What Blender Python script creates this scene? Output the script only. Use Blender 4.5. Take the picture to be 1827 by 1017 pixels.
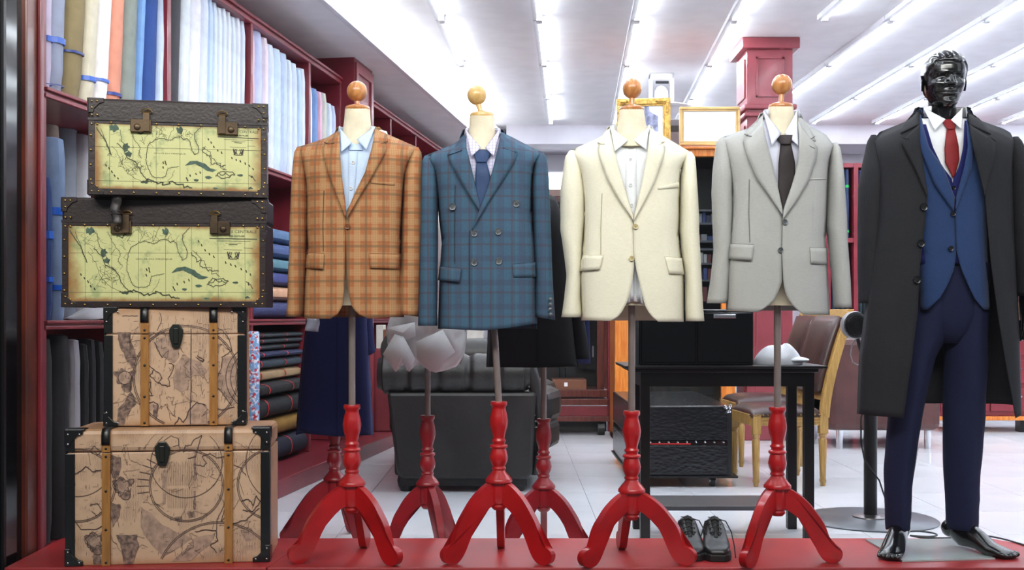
import bpy, bmesh, math, random
from mathutils import Vector, Matrix, noise
random.seed(7)
C = bpy.context.scene.collection
for o in list(bpy.data.objects): bpy.data.objects.remove(o)
S = bpy.context.scene
# ------------------------------------------------------------------ camera, world, exposure, big lights
F0, HZ, EYE = 2000.0, 565.0, 0.99      # focal length in px (1827 px wide), horizon row, eye height over shop floor
cam = bpy.data.cameras.new('camera'); co = bpy.data.objects.new('camera', cam); C.objects.link(co)
co.location = (0, 0, EYE); co.rotation_euler = (math.pi/2, 0, 0)
cam.sensor_width = 36; cam.lens = 36*F0/1827; cam.shift_y = (HZ-508.5)/1827; cam.clip_end = 100
S.camera = co
w = bpy.data.worlds.new('night'); S.world = w; w.use_nodes = True
w.node_tree.nodes['Background'].inputs[0].default_value = (0.55, 0.6, 0.7, 1)
w.node_tree.nodes['Background'].inputs[1].default_value = 0.10
S.view_settings.view_transform = 'Standard'; S.view_settings.look = 'None'
S.view_settings.exposure = 1.15; S.view_settings.gamma = 1; S.view_settings.use_curve_mapping = False
def area(name, loc, rot, sx, sy, e, col=(1, 1, 1)):
    l = bpy.data.lights.new(name, 'AREA'); l.shape = 'RECTANGLE'; l.size = sx; l.size_y = sy; l.energy = e; l.color = col
    o = bpy.data.objects.new(name, l); C.objects.link(o); o.location = loc; o.rotation_euler = rot; return o
TUBE_E = 21.0
# unseen frontal fill added outside the window, and the lamps in the window header
area('front_fill', (-.3, 0.3, 3.5), (math.radians(58), 0, 0), 6, 0.8, 135, (1, .97, .94))
area('header_light', (0, 3.72, 2.75), (math.radians(16), 0, 0), 3.6, 0.12, 20, (.95, .97, 1))

# ------------------------------------------------------------------ materials
def lin(c):
    return tuple(((v/255)/12.92 if v/255 <= .04045 else ((v/255+.055)/1.055)**2.4) for v in c)
MATS = {}
class NT:
    def __init__(s, name):
        s.m = bpy.data.materials.new(name); s.m.use_nodes = True; s.t = s.m.node_tree; s.n = s.t.nodes; s.l = s.t.links
        s.b = s.n['Principled BSDF']
    def new(s, t, **k):
        n = s.n.new(t)
        for a, v in k.items(): setattr(n, a, v)
        return n
    def math(s, op, a, b=None, c=None):
        n = s.new('ShaderNodeMath', operation=op)
        for i, v in enumerate((a, b, c)):
            if v is None: continue
            if isinstance(v, (int, float)): n.inputs[i].default_value = v
            else: s.l.new(v, n.inputs[i])
        return n.outputs[0]
    def mix(s, f, a, b, bt='MIX'):
        n = s.new('ShaderNodeMix', data_type='RGBA', blend_type=bt)
        for i, v in ((0, f), (6, a), (7, b)):
            if isinstance(v, (int, float)): n.inputs[i].default_value = v
            elif isinstance(v, tuple): n.inputs[i].default_value = (*v[:3], 1)
            else: s.l.new(v, n.inputs[i])
        return n.outputs[2]
    def coord(s, out='Object'):
        return s.new('ShaderNodeTexCoord').outputs[out]
    def noise(s, scale, detail=3, vec=None, rough=.5, out=0):
        n = s.new('ShaderNodeTexNoise'); n.inputs['Scale'].default_value = scale; n.inputs['Detail'].default_value = detail
        n.inputs['Roughness'].default_value = rough
        s.l.new(vec if vec is not None else s.coord(), n.inputs['Vector']); return n.outputs[out]
    def ramp(s, f, lo, hi, a=0., b=1.):
        n = s.new('ShaderNodeMapRange'); n.interpolation_type = 'SMOOTHSTEP'; s.l.new(f, n.inputs[0])
        for i, v in zip((1, 2, 3, 4), (lo, hi, a, b)): n.inputs[i].default_value = v
        return n.outputs[0]
    def bump(s, h, st=.2, dist=.002):
        n = s.new('ShaderNodeBump'); n.inputs['Strength'].default_value = st; n.inputs['Distance'].default_value = dist
        s.l.new(h, n.inputs['Height']); s.l.new(n.outputs[0], s.b.inputs['Normal'])
def mat(name, col, rough=.6, metal=0, var=.08, vs=6, bump=0, bs=60, bd=.002, emit=0, coat=0, sheen=0, alpha=None, spec=None):
    if name in MATS: return MATS[name]
    t = NT(name); b = t.b; c = lin(col)
    b.inputs['Roughness'].default_value = rough; b.inputs['Metallic'].default_value = metal
    if spec is not None: b.inputs['Specular IOR Level'].default_value = spec
    if coat: b.inputs['Coat Weight'].default_value = coat; b.inputs['Coat Roughness'].default_value = .12
    if sheen: b.inputs['Sheen Weight'].default_value = sheen
    if emit:
        b.inputs['Emission Color'].default_value = (*c, 1); b.inputs['Emission Strength'].default_value = emit
    if var:
        n = t.noise(vs, 4)
        d = tuple(v*(1-var*2) for v in c); h = tuple(min(1, v*(1+var*1.2)) for v in c)
        t.l.new(t.mix(t.ramp(n, .3, .7), d, h), b.inputs['Base Color'])
    else: b.inputs['Base Color'].default_value = (*c, 1)
    if bump: t.bump(t.noise(bs, 3), bump, bd)
    MATS[name] = t.m; return t.m
def stripes(t, axis, period, phase, width, soft=.25):
    sep = t.new('ShaderNodeSeparateXYZ'); t.l.new(t.coord(), sep.inputs[0])
    v = t.math('ADD', sep.outputs[axis], phase)
    p = t.math('PINGPONG', v, period/2)
    return t.ramp(p, width/2*(1-soft), width/2*(1+soft), 1, 0)
def weave(t, scale=900):
    sep = t.new('ShaderNodeSeparateXYZ'); t.l.new(t.coord(), sep.inputs[0])
    a = t.math('SINE', t.math('MULTIPLY', sep.outputs[0], scale)); b = t.math('SINE', t.math('MULTIPLY', sep.outputs[2], scale))
    return t.math('MULTIPLY', a, b)
def cloth(name, col, bands=(), rough=.85, slub=.06, wv=500, sheen=.0):
    if name in MATS: return MATS[name]
    t = NT(name); c = lin(col)
    mp = t.new('ShaderNodeMapping'); t.l.new(t.coord(), mp.inputs[0]); mp.inputs['Scale'].default_value = (90, 90, 700)
    n = t.noise(1, 2, mp.outputs[0])
    cur = t.mix(t.ramp(n, .3, .7), tuple(v*(1-slub*2) for v in c), tuple(min(1, v*(1+slub)) for v in c))
    for (ax, per, ph, wd, bc, st) in bands:
        m = t.math('MULTIPLY', stripes(t, ax, per, ph, wd), st)
        cur = t.mix(m, cur, lin(bc))
    t.l.new(cur, t.b.inputs['Base Color']); t.b.inputs['Roughness'].default_value = rough
    t.b.inputs['Specular IOR Level'].default_value = .25
    if sheen: t.b.inputs['Sheen Weight'].default_value = sheen
    t.bump(t.math('ADD', t.math('MULTIPLY', weave(t, wv*math.pi), .5), t.noise(25, 3)), .25, .0015)
    MATS[name] = t.m; return t.m
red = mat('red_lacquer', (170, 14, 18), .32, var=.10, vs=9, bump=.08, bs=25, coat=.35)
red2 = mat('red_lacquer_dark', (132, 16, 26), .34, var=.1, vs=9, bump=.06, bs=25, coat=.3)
redplat = mat('red_painted_board', (166, 44, 46), .38, var=.08, vs=3, bump=.05, bs=30)
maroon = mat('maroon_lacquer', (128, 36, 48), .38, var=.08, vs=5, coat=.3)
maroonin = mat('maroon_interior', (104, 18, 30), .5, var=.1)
maroonp = mat('maroon_column_paint', (140, 62, 70), .3, var=.05, coat=.2)
woodbrown = mat('varnished_redwood', (104, 44, 28), .35, var=.25, vs=4, coat=.3)
white = mat('white_paint', (232, 231, 234), .75, var=.02)
greyw = mat('soffit_paint', (244, 243, 244), .8, var=.02)
backw = mat('rear_wall_paint', (214, 212, 220), .8, var=.02)
blackgl = mat('black_gloss', (7, 7, 8), .12, var=0, spec=.6)
blackm = mat('black_wood', (14, 12, 13), .4, var=.1)
blackleather = mat('black_leather', (38, 35, 34), .42, var=.15, bump=.4, bs=45, bd=.004)
steel = mat('brushed_steel', (150, 146, 146), .3, metal=1, var=.08)
polem = mat('stand_pole_metal', (150, 136, 130), .32, metal=.55, var=.1)
brass = mat('aged_brass', (150, 120, 70), .38, metal=1, var=.15)
chrome = mat('chrome', (220, 220, 225), .12, metal=1, var=0)
cream = mat('form_cotton', (226, 214, 186), .85, var=.09, vs=14, bump=.15, bs=400)
ballw = None
def wood(name, c1, c2, scale=(6, 6, 60), rough=.3, coat=.4):
    if name in MATS: return MATS[name]
    t = NT(name); mp = t.new('ShaderNodeMapping'); t.l.new(t.coord(), mp.inputs[0]); mp.inputs['Scale'].default_value = scale
    n = t.noise(2, 5, mp.outputs[0], .6)
    t.l.new(t.mix(t.ramp(n, .3, .72), lin(c1), lin(c2)), t.b.inputs['Base Color'])
    t.b.inputs['Roughness'].default_value = rough; t.b.inputs['Coat Weight'].default_value = coat; t.b.inputs['Coat Roughness'].default_value = .15
    MATS[name] = t.m; return t.m
ballo = wood('orange_pine', (176, 110, 58), (206, 144, 84), (30, 30, 12))
bally = wood('yellow_pine', (202, 158, 92), (222, 186, 122), (30, 30, 12))
orangewood = wood('orange_cabinet_wood', (196, 104, 34), (222, 140, 60), (30, 30, 3))
chairwood = wood('limed_oak', (150, 112, 56), (186, 148, 84), (40, 40, 4), .45, .15)
darkwood = wood('dark_cabinet_wood', (70, 26, 20), (100, 42, 28), (30, 30, 3))
slatw = wood('honey_slat_wood', (150, 100, 44), (176, 124, 62), (40, 40, 4), .4, .2)
brownleather = mat('brown_leather', (62, 42, 40), .32, var=.15, bump=.3, bs=60, bd=.003)
trunkleather = mat('trunk_leather', (42, 30, 27), .36, var=.15, bump=.4, bs=90, bd=.002)
blacktrim = mat('black_trunk_trim', (16, 16, 16), .32, var=.1, bump=.3, bs=90)
mannq = mat('black_gloss_mannequin', (10, 10, 11), .2, var=0, coat=.5)
ink = mat('map_ink', (84, 88, 58), .6, var=.2)
ink2 = mat('engraving_ink', (84, 62, 58), .7, var=.2)
inkg = mat('map_green_tint', (66, 92, 76), .6, var=.25, vs=30)
tint2 = mat('engraving_tint', (172, 142, 122), .7, var=.15, vs=40)
tint3 = mat('engraving_dark_tint', (136, 110, 96), .7, var=.3, vs=60)

# ------------------------------------------------------------------ object helpers
PW = {}      # parent world matrices
def place(o, parent, kind=None):
    if parent is not None: o.parent = parent
    if kind: o['kind'] = kind
    return o
def world(p):
    if p is None: return Matrix.Identity(4)
    m = Matrix.Translation(p.location) @ p.rotation_euler.to_matrix().to_4x4()
    return (world(p.parent) @ m) if p.parent else m
def obj(name, bm, m, parent=None, kind=None, wspace=False, smooth=True, solid=0, sub=0, bevel=0, off=-1, ang=40):
    me = bpy.data.meshes.new(name)
    if wspace and parent is not None: bmesh.ops.transform(bm, matrix=world(parent).inverted(), verts=bm.verts)
    bm.normal_update(); bm.to_mesh(me); bm.free()
    for x in (m if isinstance(m, (list, tuple)) else [m]): me.materials.append(x)
    if smooth:
        for p in me.polygons: p.use_smooth = True
        try: me.set_sharp_from_angle(angle=math.radians(ang))
        except Exception: pass
    o = bpy.data.objects.new(name, me); C.objects.link(o); place(o, parent, kind)
    if solid:
        q = o.modifiers.new('s', 'SOLIDIFY'); q.thickness = solid; q.offset = off
    if bevel:
        q = o.modifiers.new('b', 'BEVEL'); q.width = bevel; q.segments = 2; q.limit_method = 'ANGLE'
    if sub:
        q = o.modifiers.new('u', 'SUBSURF'); q.levels = sub; q.render_levels = sub
    return o
def thing(name, label, cat, loc=(0, 0, 0), rz=0, group=None):
    o = bpy.data.objects.new(name, None); C.objects.link(o); o.location = loc; o.rotation_euler = (0, 0, rz)
    o.empty_display_size = .1
    o['label'] = label; o['category'] = cat
    if group: o['group'] = group
    return o
def tag(o, label, cat, group=None):
    o['label'] = label; o['category'] = cat
    if group: o['group'] = group
    return o
def struct(o): o['kind'] = 'structure'; return o
def B(): return bmesh.new()
def box(bm, x0, x1, y0, y1, z0, z1, mi=0):
    v = [bm.verts.new(p) for p in ((x0,y0,z0),(x1,y0,z0),(x1,y1,z0),(x0,y1,z0),(x0,y0,z1),(x1,y0,z1),(x1,y1,z1),(x0,y1,z1))]
    for f in ((0,3,2,1),(4,5,6,7),(0,1,5,4),(1,2,6,5),(2,3,7,6),(3,0,4,7)):
        q = bm.faces.new([v[i] for i in f]); q.material_index = mi
    return bm
def bx(*a): return box(B(), *a)
def prism(bm, pts, y0, y1):           # pts in xz, extruded in y
    a = [bm.verts.new((x, y0, z)) for x, z in pts]; b = [bm.verts.new((x, y1, z)) for x, z in pts]
    n = len(pts); bm.faces.new(a); bm.faces.new(b[::-1])
    for i in range(n): bm.faces.new((a[i], b[i], b[(i+1) % n], a[(i+1) % n]))
    bmesh.ops.recalc_face_normals(bm, faces=bm.faces[:]); return bm
def hprism(bm, pts, z0, z1):
    a = [bm.verts.new((x, y, z0)) for x, y in pts]; b = [bm.verts.new((x, y, z1)) for x, y in pts]
    n = len(pts); bm.faces.new(a); bm.faces.new(b[::-1])
    for i in range(n): bm.faces.new((a[i], b[i], b[(i+1) % n], a[(i+1) % n]))
    bmesh.ops.recalc_face_normals(bm, faces=bm.faces[:]); return bm
def loft(bm, rings, cap0=True, cap1=True, closed=True, mi=0):
    rs = [[bm.verts.new(p) for p in r] for r in rings]; n = len(rs[0])
    for a, b in zip(rs, rs[1:]):
        for i in range(n if closed else n-1):
            f = bm.faces.new((a[i], a[(i+1) % n], b[(i+1) % n], b[i])); f.material_index = mi
    if closed and cap0: bm.faces.new(rs[0][::-1]).material_index = mi
    if closed and cap1: bm.faces.new(rs[-1]).material_index = mi
    return rs
def lathe(bm, prof, cx=0, cy=0, n=28):     # prof (r,z)
    loft(bm, [[(cx+r*math.cos(2*math.pi*i/n), cy+r*math.sin(2*math.pi*i/n), z) for i in range(n)] for r, z in prof])
    bmesh.ops.recalc_face_normals(bm, faces=bm.faces[:]); return bm
def tube(bm, pts, r, n=10, caps=True):
    pts = [Vector(p) for p in pts]; rings = []; up = Vector((0, 0, 1)); prev = None
    for i, p in enumerate(pts):
        d = (pts[min(i+1, len(pts)-1)]-pts[max(i-1, 0)]).normalized()
        a = prev - d*prev.dot(d) if prev is not None else (d.cross(up) if abs(d.dot(up)) < .95 else d.cross(Vector((1, 0, 0))))
        if a.length < 1e-6: a = d.cross(Vector((1, 0, 0)))
        a.normalize(); b = d.cross(a); prev = a
        rr = r[i] if isinstance(r, (list, tuple)) else r
        rings.append([p+(a*math.cos(2*math.pi*k/n)+b*math.sin(2*math.pi*k/n))*rr for k in range(n)])
    loft(bm, rings, caps, caps); bmesh.ops.recalc_face_normals(bm, faces=bm.faces[:]); return bm
def ball(bm, c, r, sc=(1, 1, 1), seg=20, rings=12):
    m = Matrix.Translation(c) @ Matrix.Diagonal((r*sc[0], r*sc[1], r*sc[2], 1))
    bmesh.ops.create_uvsphere(bm, u_segments=seg, v_segments=rings, radius=1, matrix=m); return bm
def grid(bm, P, mi=0):
    R = [[bm.verts.new(p) for p in row] for row in P]
    for a, b in zip(R, R[1:]):
        for i in range(len(a)-1): bm.faces.new((a[i], a[i+1], b[i+1], b[i])).material_index = mi
    return bm
def text_bm(txt, size, x, z, y, align='CENTER', bold=0, sx=1.0):
    cu = bpy.data.curves.new('t', 'FONT'); cu.body = txt; cu.size = size; cu.align_x = align; cu.resolution_u = 2; cu.offset = bold
    o = bpy.data.objects.new('t', cu); C.objects.link(o); bpy.context.view_layer.update()
    me = o.to_mesh().copy() if False else bpy.data.meshes.new_from_object(o)
    bm = B(); bm.from_mesh(me); bpy.data.objects.remove(o); bpy.data.meshes.remove(me)
    for v in bm.verts: v.co = Vector((v.co.x*sx+x, y, v.co.y+z))
    return bm
def merge(bm, other):
    me = bpy.data.meshes.new('m'); other.to_mesh(me); bm.from_mesh(me); bpy.data.meshes.remove(me); other.free()
def ribbon_lines(bm, lines, w, y, closed=False, jit=0):      # ink lines on a vertical panel, xz plane at depth y
    for pts in lines:
        ww = w
        if isinstance(pts, tuple): ww, pts = pts
        for (x0, z0), (x1, z1) in zip(pts, pts[1:]):
            d = Vector((x1-x0, z1-z0)); L = d.length
            if L < 1e-7: continue
            d /= L; n = Vector((-d.y, d.x))*ww/2; x0 -= d.x*ww/3; z0 -= d.y*ww/3; x1 += d.x*ww/3; z1 += d.y*ww/3
            vs = [bm.verts.new((x0+n.x, y, z0+n.y)), bm.verts.new((x0-n.x, y, z0-n.y)), bm.verts.new((x1-n.x, y, z1-n.y)), bm.verts.new((x1+n.x, y, z1+n.y))]
            bm.faces.new(vs)
def interp(tab, v):
    if v <= tab[0][0]: return tab[0][1]
    for (a, b), (c, d) in zip(tab, tab[1:]):
        if v <= c: return b+(d-b)*(v-a)/(c-a) if c != a else d
    return tab[-1][1]
def sm(tab, v, k=7): return (interp(tab, v-k)+2*interp(tab, v)+interp(tab, v+k))/4
def resample(pts, n):
    L = [0]
    for a, b in zip(pts, pts[1:]): L.append(L[-1]+math.dist(a, b))
    out = []
    for i in range(n):
        t = L[-1]*i/(n-1)
        for k in range(len(pts)-1):
            if t <= L[k+1]+1e-9:
                u = (t-L[k])/max(1e-9, L[k+1]-L[k]); out.append(tuple(pts[k][j]+(pts[k+1][j]-pts[k][j])*u for j in range(len(pts[0])))); break
    return out
def PX(px, py, D): return Vector(((px-913.5)*D/F0, D, EYE+(HZ-py)*D/F0))
def nz(x, y, z): return noise.noise(Vector((x, y, z)))
def ordn(i): return ['first','second','third','fourth','fifth','sixth','seventh','eighth','ninth','tenth','eleventh','twelfth','thirteenth','fourteenth'][i]

# ================================================================== THE ROOM
CZ = EYE+2.23; SOF = EYE+1.877; FLX = 7.4; YB = 13.9
def cx(D, X0=-2.45): return X0+.15*D
flo = struct(obj('floor', bx(-3.6, FLX, 3.3, YB, -.06, -.006), mat('tile_grout', (176, 178, 184), .8), smooth=False))
tm = mat('white_floor_tile', (236, 238, 243), .14, var=.03, vs=2)
tb = bx(.002, .598, .002, .598, -.006, 0); tme = None
for iy in range(16):
    for ix in range(15):
        x, y = -2.59+.6*ix, 4.5+.6*iy
        if (x+.6) < cx(y)+.1 or x > .5*y: continue
        if y+.6 > YB: continue
        if tme is None:
            t0 = obj('floor_tile', tb, tm, flo, smooth=False); tme = t0.data; t0.location = (x, y, 0)
        else:
            t1 = bpy.data.objects.new('floor_tile', tme); C.objects.link(t1); t1.parent = flo; t1.location = (x, y, 0)
# ceilings
bm = hprism(B(), [(cx(3.8, -2.15), 3.8), (FLX, 3.8), (FLX, YB), (cx(YB, -2.15), YB)], CZ, CZ+.08)
struct(obj('ceiling', bm, white, smooth=False))
bm = hprism(B(), [(-3.6, 3.8), (cx(3.8, -2.15), 3.8), (cx(YB, -2.15), YB), (-3.6, YB)], SOF, CZ+.08)
struct(obj('ceiling', bm, greyw, smooth=False))
bm = bx(cx(YB, -2.15)+.0, FLX, 13.05, YB, EYE+2.01, CZ-.001)
struct(obj('ceiling', bm, backw, smooth=False))
struct(obj('wall_back', bx(-3.7, FLX+.1, YB, YB+.1, -.06, CZ+.08), backw, smooth=False))
struct(obj('wall_right', bx(FLX, FLX+.1, 3.8, YB, -.06, CZ+.08), backw, smooth=False))
bm = hprism(B(), [(-3.62, 4.3), (-3.55, 4.3), (-3.45, YB), (-3.6, YB)], -.06, SOF)
struct(obj('wall_left', bm, backw, smooth=False))
# window bay: black polished side wall with a grey glass strip, header, glass
side = struct(obj('wall_left_reveal', bx(-1.90, -1.82, 3.80, 4.16, -.4, 3.3), mat('black_side_panel', (9, 9, 10), .1, var=0, spec=.6), smooth=False))
struct(obj('trim_1', bx(-1.822, -1.806, 3.80, 3.97, -.4, 3.3), mat('smoked_glass_strip', (52, 56, 60), .05, metal=.75, var=0), smooth=False))
struct(obj('trim_2', bx(-1.825, -1.798, 3.965, 3.985, -.4, 3.3), blackm, smooth=False))
struct(obj('trim_3', bx(-1.95, -1.80, 4.16, 4.295, -.0, 3.3), woodbrown, smooth=False, bevel=.006))
struct(obj('trim_4', bx(-1.80, -1.785, 4.25, 4.28, 0, 3.3), maroon, smooth=False, bevel=.004))
struct(obj('wall_front', bx(-2.3, FLX, 3.76, 3.84, 2.85, CZ+.08), blackm, smooth=False))
t = NT('shop_window_glass')
mixn = t.new('ShaderNodeMixShader'); tr = t.new('ShaderNodeBsdfTransparent'); gl = t.new('ShaderNodeBsdfGlossy'); gl.inputs['Roughness'].default_value = 0.0
fr = t.new('ShaderNodeFresnel'); fr.inputs[0].default_value = 1.35
t.l.new(fr.outputs[0], mixn.inputs[0]); t.l.new(tr.outputs[0], mixn.inputs[1]); t.l.new(gl.outputs[0], mixn.inputs[2])
tr.inputs[0].default_value = (.96, .975, .97, 1)
t.l.new(mixn.outputs[0], t.n['Material Output'].inputs[0]); glassm = t.m
bm = B(); bm.faces.new([bm.verts.new(p) for p in ((-1.9, 3.80, -.3), (2.6, 3.80, -.3), (2.6, 3.80, 2.85), (-1.9, 3.80, 2.85))])
struct(obj('window_1', bm, glassm, smooth=False))
# bright fascia of the dropped ceiling; its glow is added, no lamp sits there
cv = thing('glowing_fascia', 'long continuous white fascia with added glow along the edge of the lowered ceiling', 'light', (0, 0, 0))
cm = mat("fascia_glow", (255, 255, 255), .6, var=0, emit=.75)
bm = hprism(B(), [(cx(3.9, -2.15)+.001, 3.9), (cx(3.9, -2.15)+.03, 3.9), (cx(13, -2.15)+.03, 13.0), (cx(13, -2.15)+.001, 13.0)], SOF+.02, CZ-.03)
obj('fascia_face', bm, cm, cv, smooth=False)
bm = hprism(B(), [(cx(3.9, -2.15)-.0, 3.9), (cx(3.9, -2.15)+.04, 3.9), (cx(13, -2.15)+.04, 13.0), (cx(13, -2.15)-.0, 13.0)], SOF-.002, SOF+.018)
obj('ledge', bm, white, cv, smooth=False)
# fluorescent battens
tubem = mat('fluorescent_tube', (240, 247, 255), .5, var=0, emit=TUBE_E)
battm = mat('batten_white', (205, 205, 210), .6, var=0)
PT = 1.48
bat = bx(-.018, .018, -PT/2+.004, PT/2-.004, -.035, 0); tb2 = tube(B(), [(.032, -PT/2+.05, -.028), (.032, PT/2-.05, -.028)], .014, 8)
caps = bx(.008, .05, -PT/2+.012, -PT/2+.05, -.05, -.004); caps2 = bx(.008, .05, PT/2-.05, PT/2-.012, -.05, -.004)
fx = None; rows = []
for k in range(4): rows.append(('left', -.997+.722*k, .054, 4.0))
rows.append(('gap', 2.47, -.0233, 4.0))
for k in range(6): rows.append(('right', 2.97+.716*k, -.0233, 4.0))
rn = ['leftmost ceiling row', 'second ceiling row from the left', 'third ceiling row from the left', 'fourth ceiling row from the left', 'short row in front of the red column',
      'row passing behind the red column', 'row just right of the red column', 'row meeting the mannequin head', 'row behind the mannequin head', 'row beyond the mannequin head', 'far right row']
cnt = 0
for ri, (g, X0, m, _) in enumerate(rows):
    for j in range(6):
        Dc = 12.74-PT*(j+.5)
        if g == 'gap' and j < 3: continue
        if g == 'right' and ri > 8 and j > 3: continue
        X = X0+m*Dc
        if X > FLX-.2: continue
        lab = 'fluorescent batten in the %s, %s from the back' % (rn[ri], ordn(j))
        r = thing('fluorescent_light', lab, 'light', (X, Dc, CZ), -math.atan(m), 'fluorescent battens on the ceiling')
        if fx is None:
            a = obj('batten', bat, battm, r, smooth=False); b = obj('tube', tb2, tubem, r); c = obj('end_cap', caps, battm, r, smooth=False); d = obj('end_cap', caps2, battm, r, smooth=False)
            fx = (a, b, c, d)
        else:
            for q in fx:
                n = q.copy(); C.objects.link(n); n.parent = r
# red column
colr = thing('square_column', 'dusty red square column with moulded panels reaching the ceiling', 'column', (0, 0, 0))
D = 8.98; x0, x1 = (1333-913.5)*D/F0, (1414-913.5)*D/F0
obj('shaft', bx(x0, x1, D, D+.42, 0, CZ-.0), maroonp, colr, smooth=False)
for n_, (a, b) in enumerate(((EYE+2.14, CZ), (EYE+1.66, EYE+1.70), (EYE+1.60, EYE+1.63), (0, .14))):
    e = .03 if n_ else .05
    obj('moulding', bx(x0-e, x1+e, D-e, D+.42+e, a, b), maroonp, colr, smooth=False, bevel=.01)
for (a, b) in ((EYE+1.76, EYE+2.08), (EYE+.25, EYE+1.54), (.2, EYE+.15)):
    for (p, q) in ((x0+.07, x0+.085), (x1-.085, x1-.07)):
        obj('panel_bead', bx(p, q, D-.012, D, a, b), maroonp, colr, smooth=False)
    for z in (a, b-.015): obj('panel_bead', bx(x0+.07, x1-.07, D-.012, D, z, z+.015), maroonp, colr, smooth=False)
    obj('side_panel', bx(x0-.012, x0, D+.07, D+.35, a, b), maroonp, colr, smooth=False, bevel=.005)

# ================================================================== LEFT SHELVING
ANG = math.atan2(1, .15)
def cdist(px): return 4900/(1213.5-px)
def cl(D, o=0.0): # world xy on cabinet front plane at depth D, o metres behind it
    return Vector((cx(D), D))+Vector((-.989, .148))*o
def cabbox(bm, Da, Db, o0, o1, z0, z1):
    pts = [cl(Da, o0), cl(Db, o0), cl(Db, o1), cl(Da, o1)]
    hprism(bm, [(p.x, p.y) for p in pts], z0, z1); return bm
ZS, ZM, ZT = EYE+.887, .975, EYE+1.727
divs = [4.318, 5.38, 6.42, 7.42, 8.1]
divs2 = [8.62, 9.5, 10.4, 11.5, 12.6]
def shelving(name, label, dv):
    r = thing(name, label, 'shelf')
    for d in dv: obj('divider', cabbox(B(), d-.018, d+.018, -.0, .52, .1, ZT-.02), maroon, r, smooth=False, bevel=.004)
    for z, th in ((ZT, .05), (ZS, .04), (ZM, .035)):
        obj('shelf', cabbox(B(), dv[0], dv[-1], .0, .52, z-th, z), maroon, r, smooth=False)
        obj('shelf_edge', cabbox(B(), dv[0], dv[-1], -.015, .0, z-th*.35, z), maroon, r, smooth=False, bevel=.003)
        obj('shelf_edge', cabbox(B(), dv[0], dv[-1], -.008, .0, z-th, z-th*.6), maroon, r, smooth=False, bevel=.003)
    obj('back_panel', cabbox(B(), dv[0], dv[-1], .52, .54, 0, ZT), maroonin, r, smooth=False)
    obj('base', cabbox(B(), dv[0], dv[-1], -.0, .54, 0.0, .098), maroon, r, smooth=False)
    return r
shA = shelving('fabric_shelving', 'dark red lacquered wall shelving full of fabric bolts left of the window', divs)
shB = shelving('fabric_shelving', 'far dark red shelving beyond the red pilaster on the left', divs2)
obj('plinth', cabbox(B(), 4.5, 12.6, -.27, .0, 0, .1), maroon, shA, smooth=False, bevel=.006)
pl = thing('pilaster', 'dark red panelled pilaster rising above the left shelving to the lowered ceiling', 'column')
obj('shaft', cabbox(B(), 8.12, 8.6, -.09, .5, 0, SOF), maroon, pl, smooth=False)
obj('panel_frame', cabbox(B(), 8.14, 8.2, -.105, -.09, .1, SOF-.03), maroonp, pl, smooth=False)
obj('panel_frame', cabbox(B(), 8.53, 8.59, -.105, -.09, .1, SOF-.03), maroonp, pl, smooth=False)
obj('panel_frame', cabbox(B(), 8.2, 8.53, -.105, -.09, SOF-.1, SOF-.03), maroonp, pl, smooth=False)
# bolts
def ring_se(w, d, n=16, e=3.2, cx_=0, cy_=0, z=0, j=0):
    out = []
    for i in range(n):
        a = 2*math.pi*i/n; c, s = math.cos(a), math.sin(a)
        x = math.copysign(abs(c)**(2/e), c)*w/2; y = math.copysign(abs(s)**(2/e), s)*d/2
        out.append((x+cx_, y+cy_, z))
    return out
BC = {}
def bmat(col):
    k = 'bolt_cloth_%d_%d_%d' % col
    return mat(k, tuple(int(c+(255-c)*.45) for c in col) if min(col) > 135 and col[2] > 215 else col, .85, var=.05, vs=14, bump=.35, bs=30, bd=.004)
ribm = {'b': mat('blue_ribbon', (20, 92, 200), .35, var=.05), 'r': mat('red_ribbon', (205, 30, 30), .4, var=.05), 'g': mat('green_ribbon', (30, 190, 90), .4, var=.05),
        'n': mat('indigo_ribbon', (40, 60, 140), .4, var=.05)}
def bolt(loc, wd, dp, h, col, label, group, lean=0, ribs=(), rot=ANG, e=3.0, seed=0, rough_end=.0):
    r = thing('fabric_bolt', label, 'fabric bolt', loc, rot, group)
    rings = []; N = 9
    for i in range(N+1):
        v = i/N; z = h*v; k = 1 if 0 < i < N else .93
        s = 1+.05*nz(seed, v*3, 1); rings.append([(x+lean*z+.003*nz(seed+x*30, y*9, z*7), y+.003*nz(x*9, seed+y*10, z*9), z) for x, y, _ in ring_se(wd*k*s, dp*k, e=e)])
    rings.append([(x*.8+lean*h, y*.8, h+.006) for x, y, _ in ring_se(wd, dp, e=e)])
    obj('cloth_roll', _lastbm(rings), bmat(col), r)
    for (z, hh, rc) in ribs:
        s = 1.04
        rr = [[(x*s+lean*zz, y*s, zz) for x, y, _ in ring_se(wd*1.04, dp*1.02, e=e)] for zz in (z, z+hh)]
        obj('ribbon', _lastbm(rr, False), ribm[rc], r)
    return r
def _lastbm(rings, caps=True):
    bm = B(); loft(bm, rings, caps, caps); return bm
cname = lambda c: c
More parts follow.
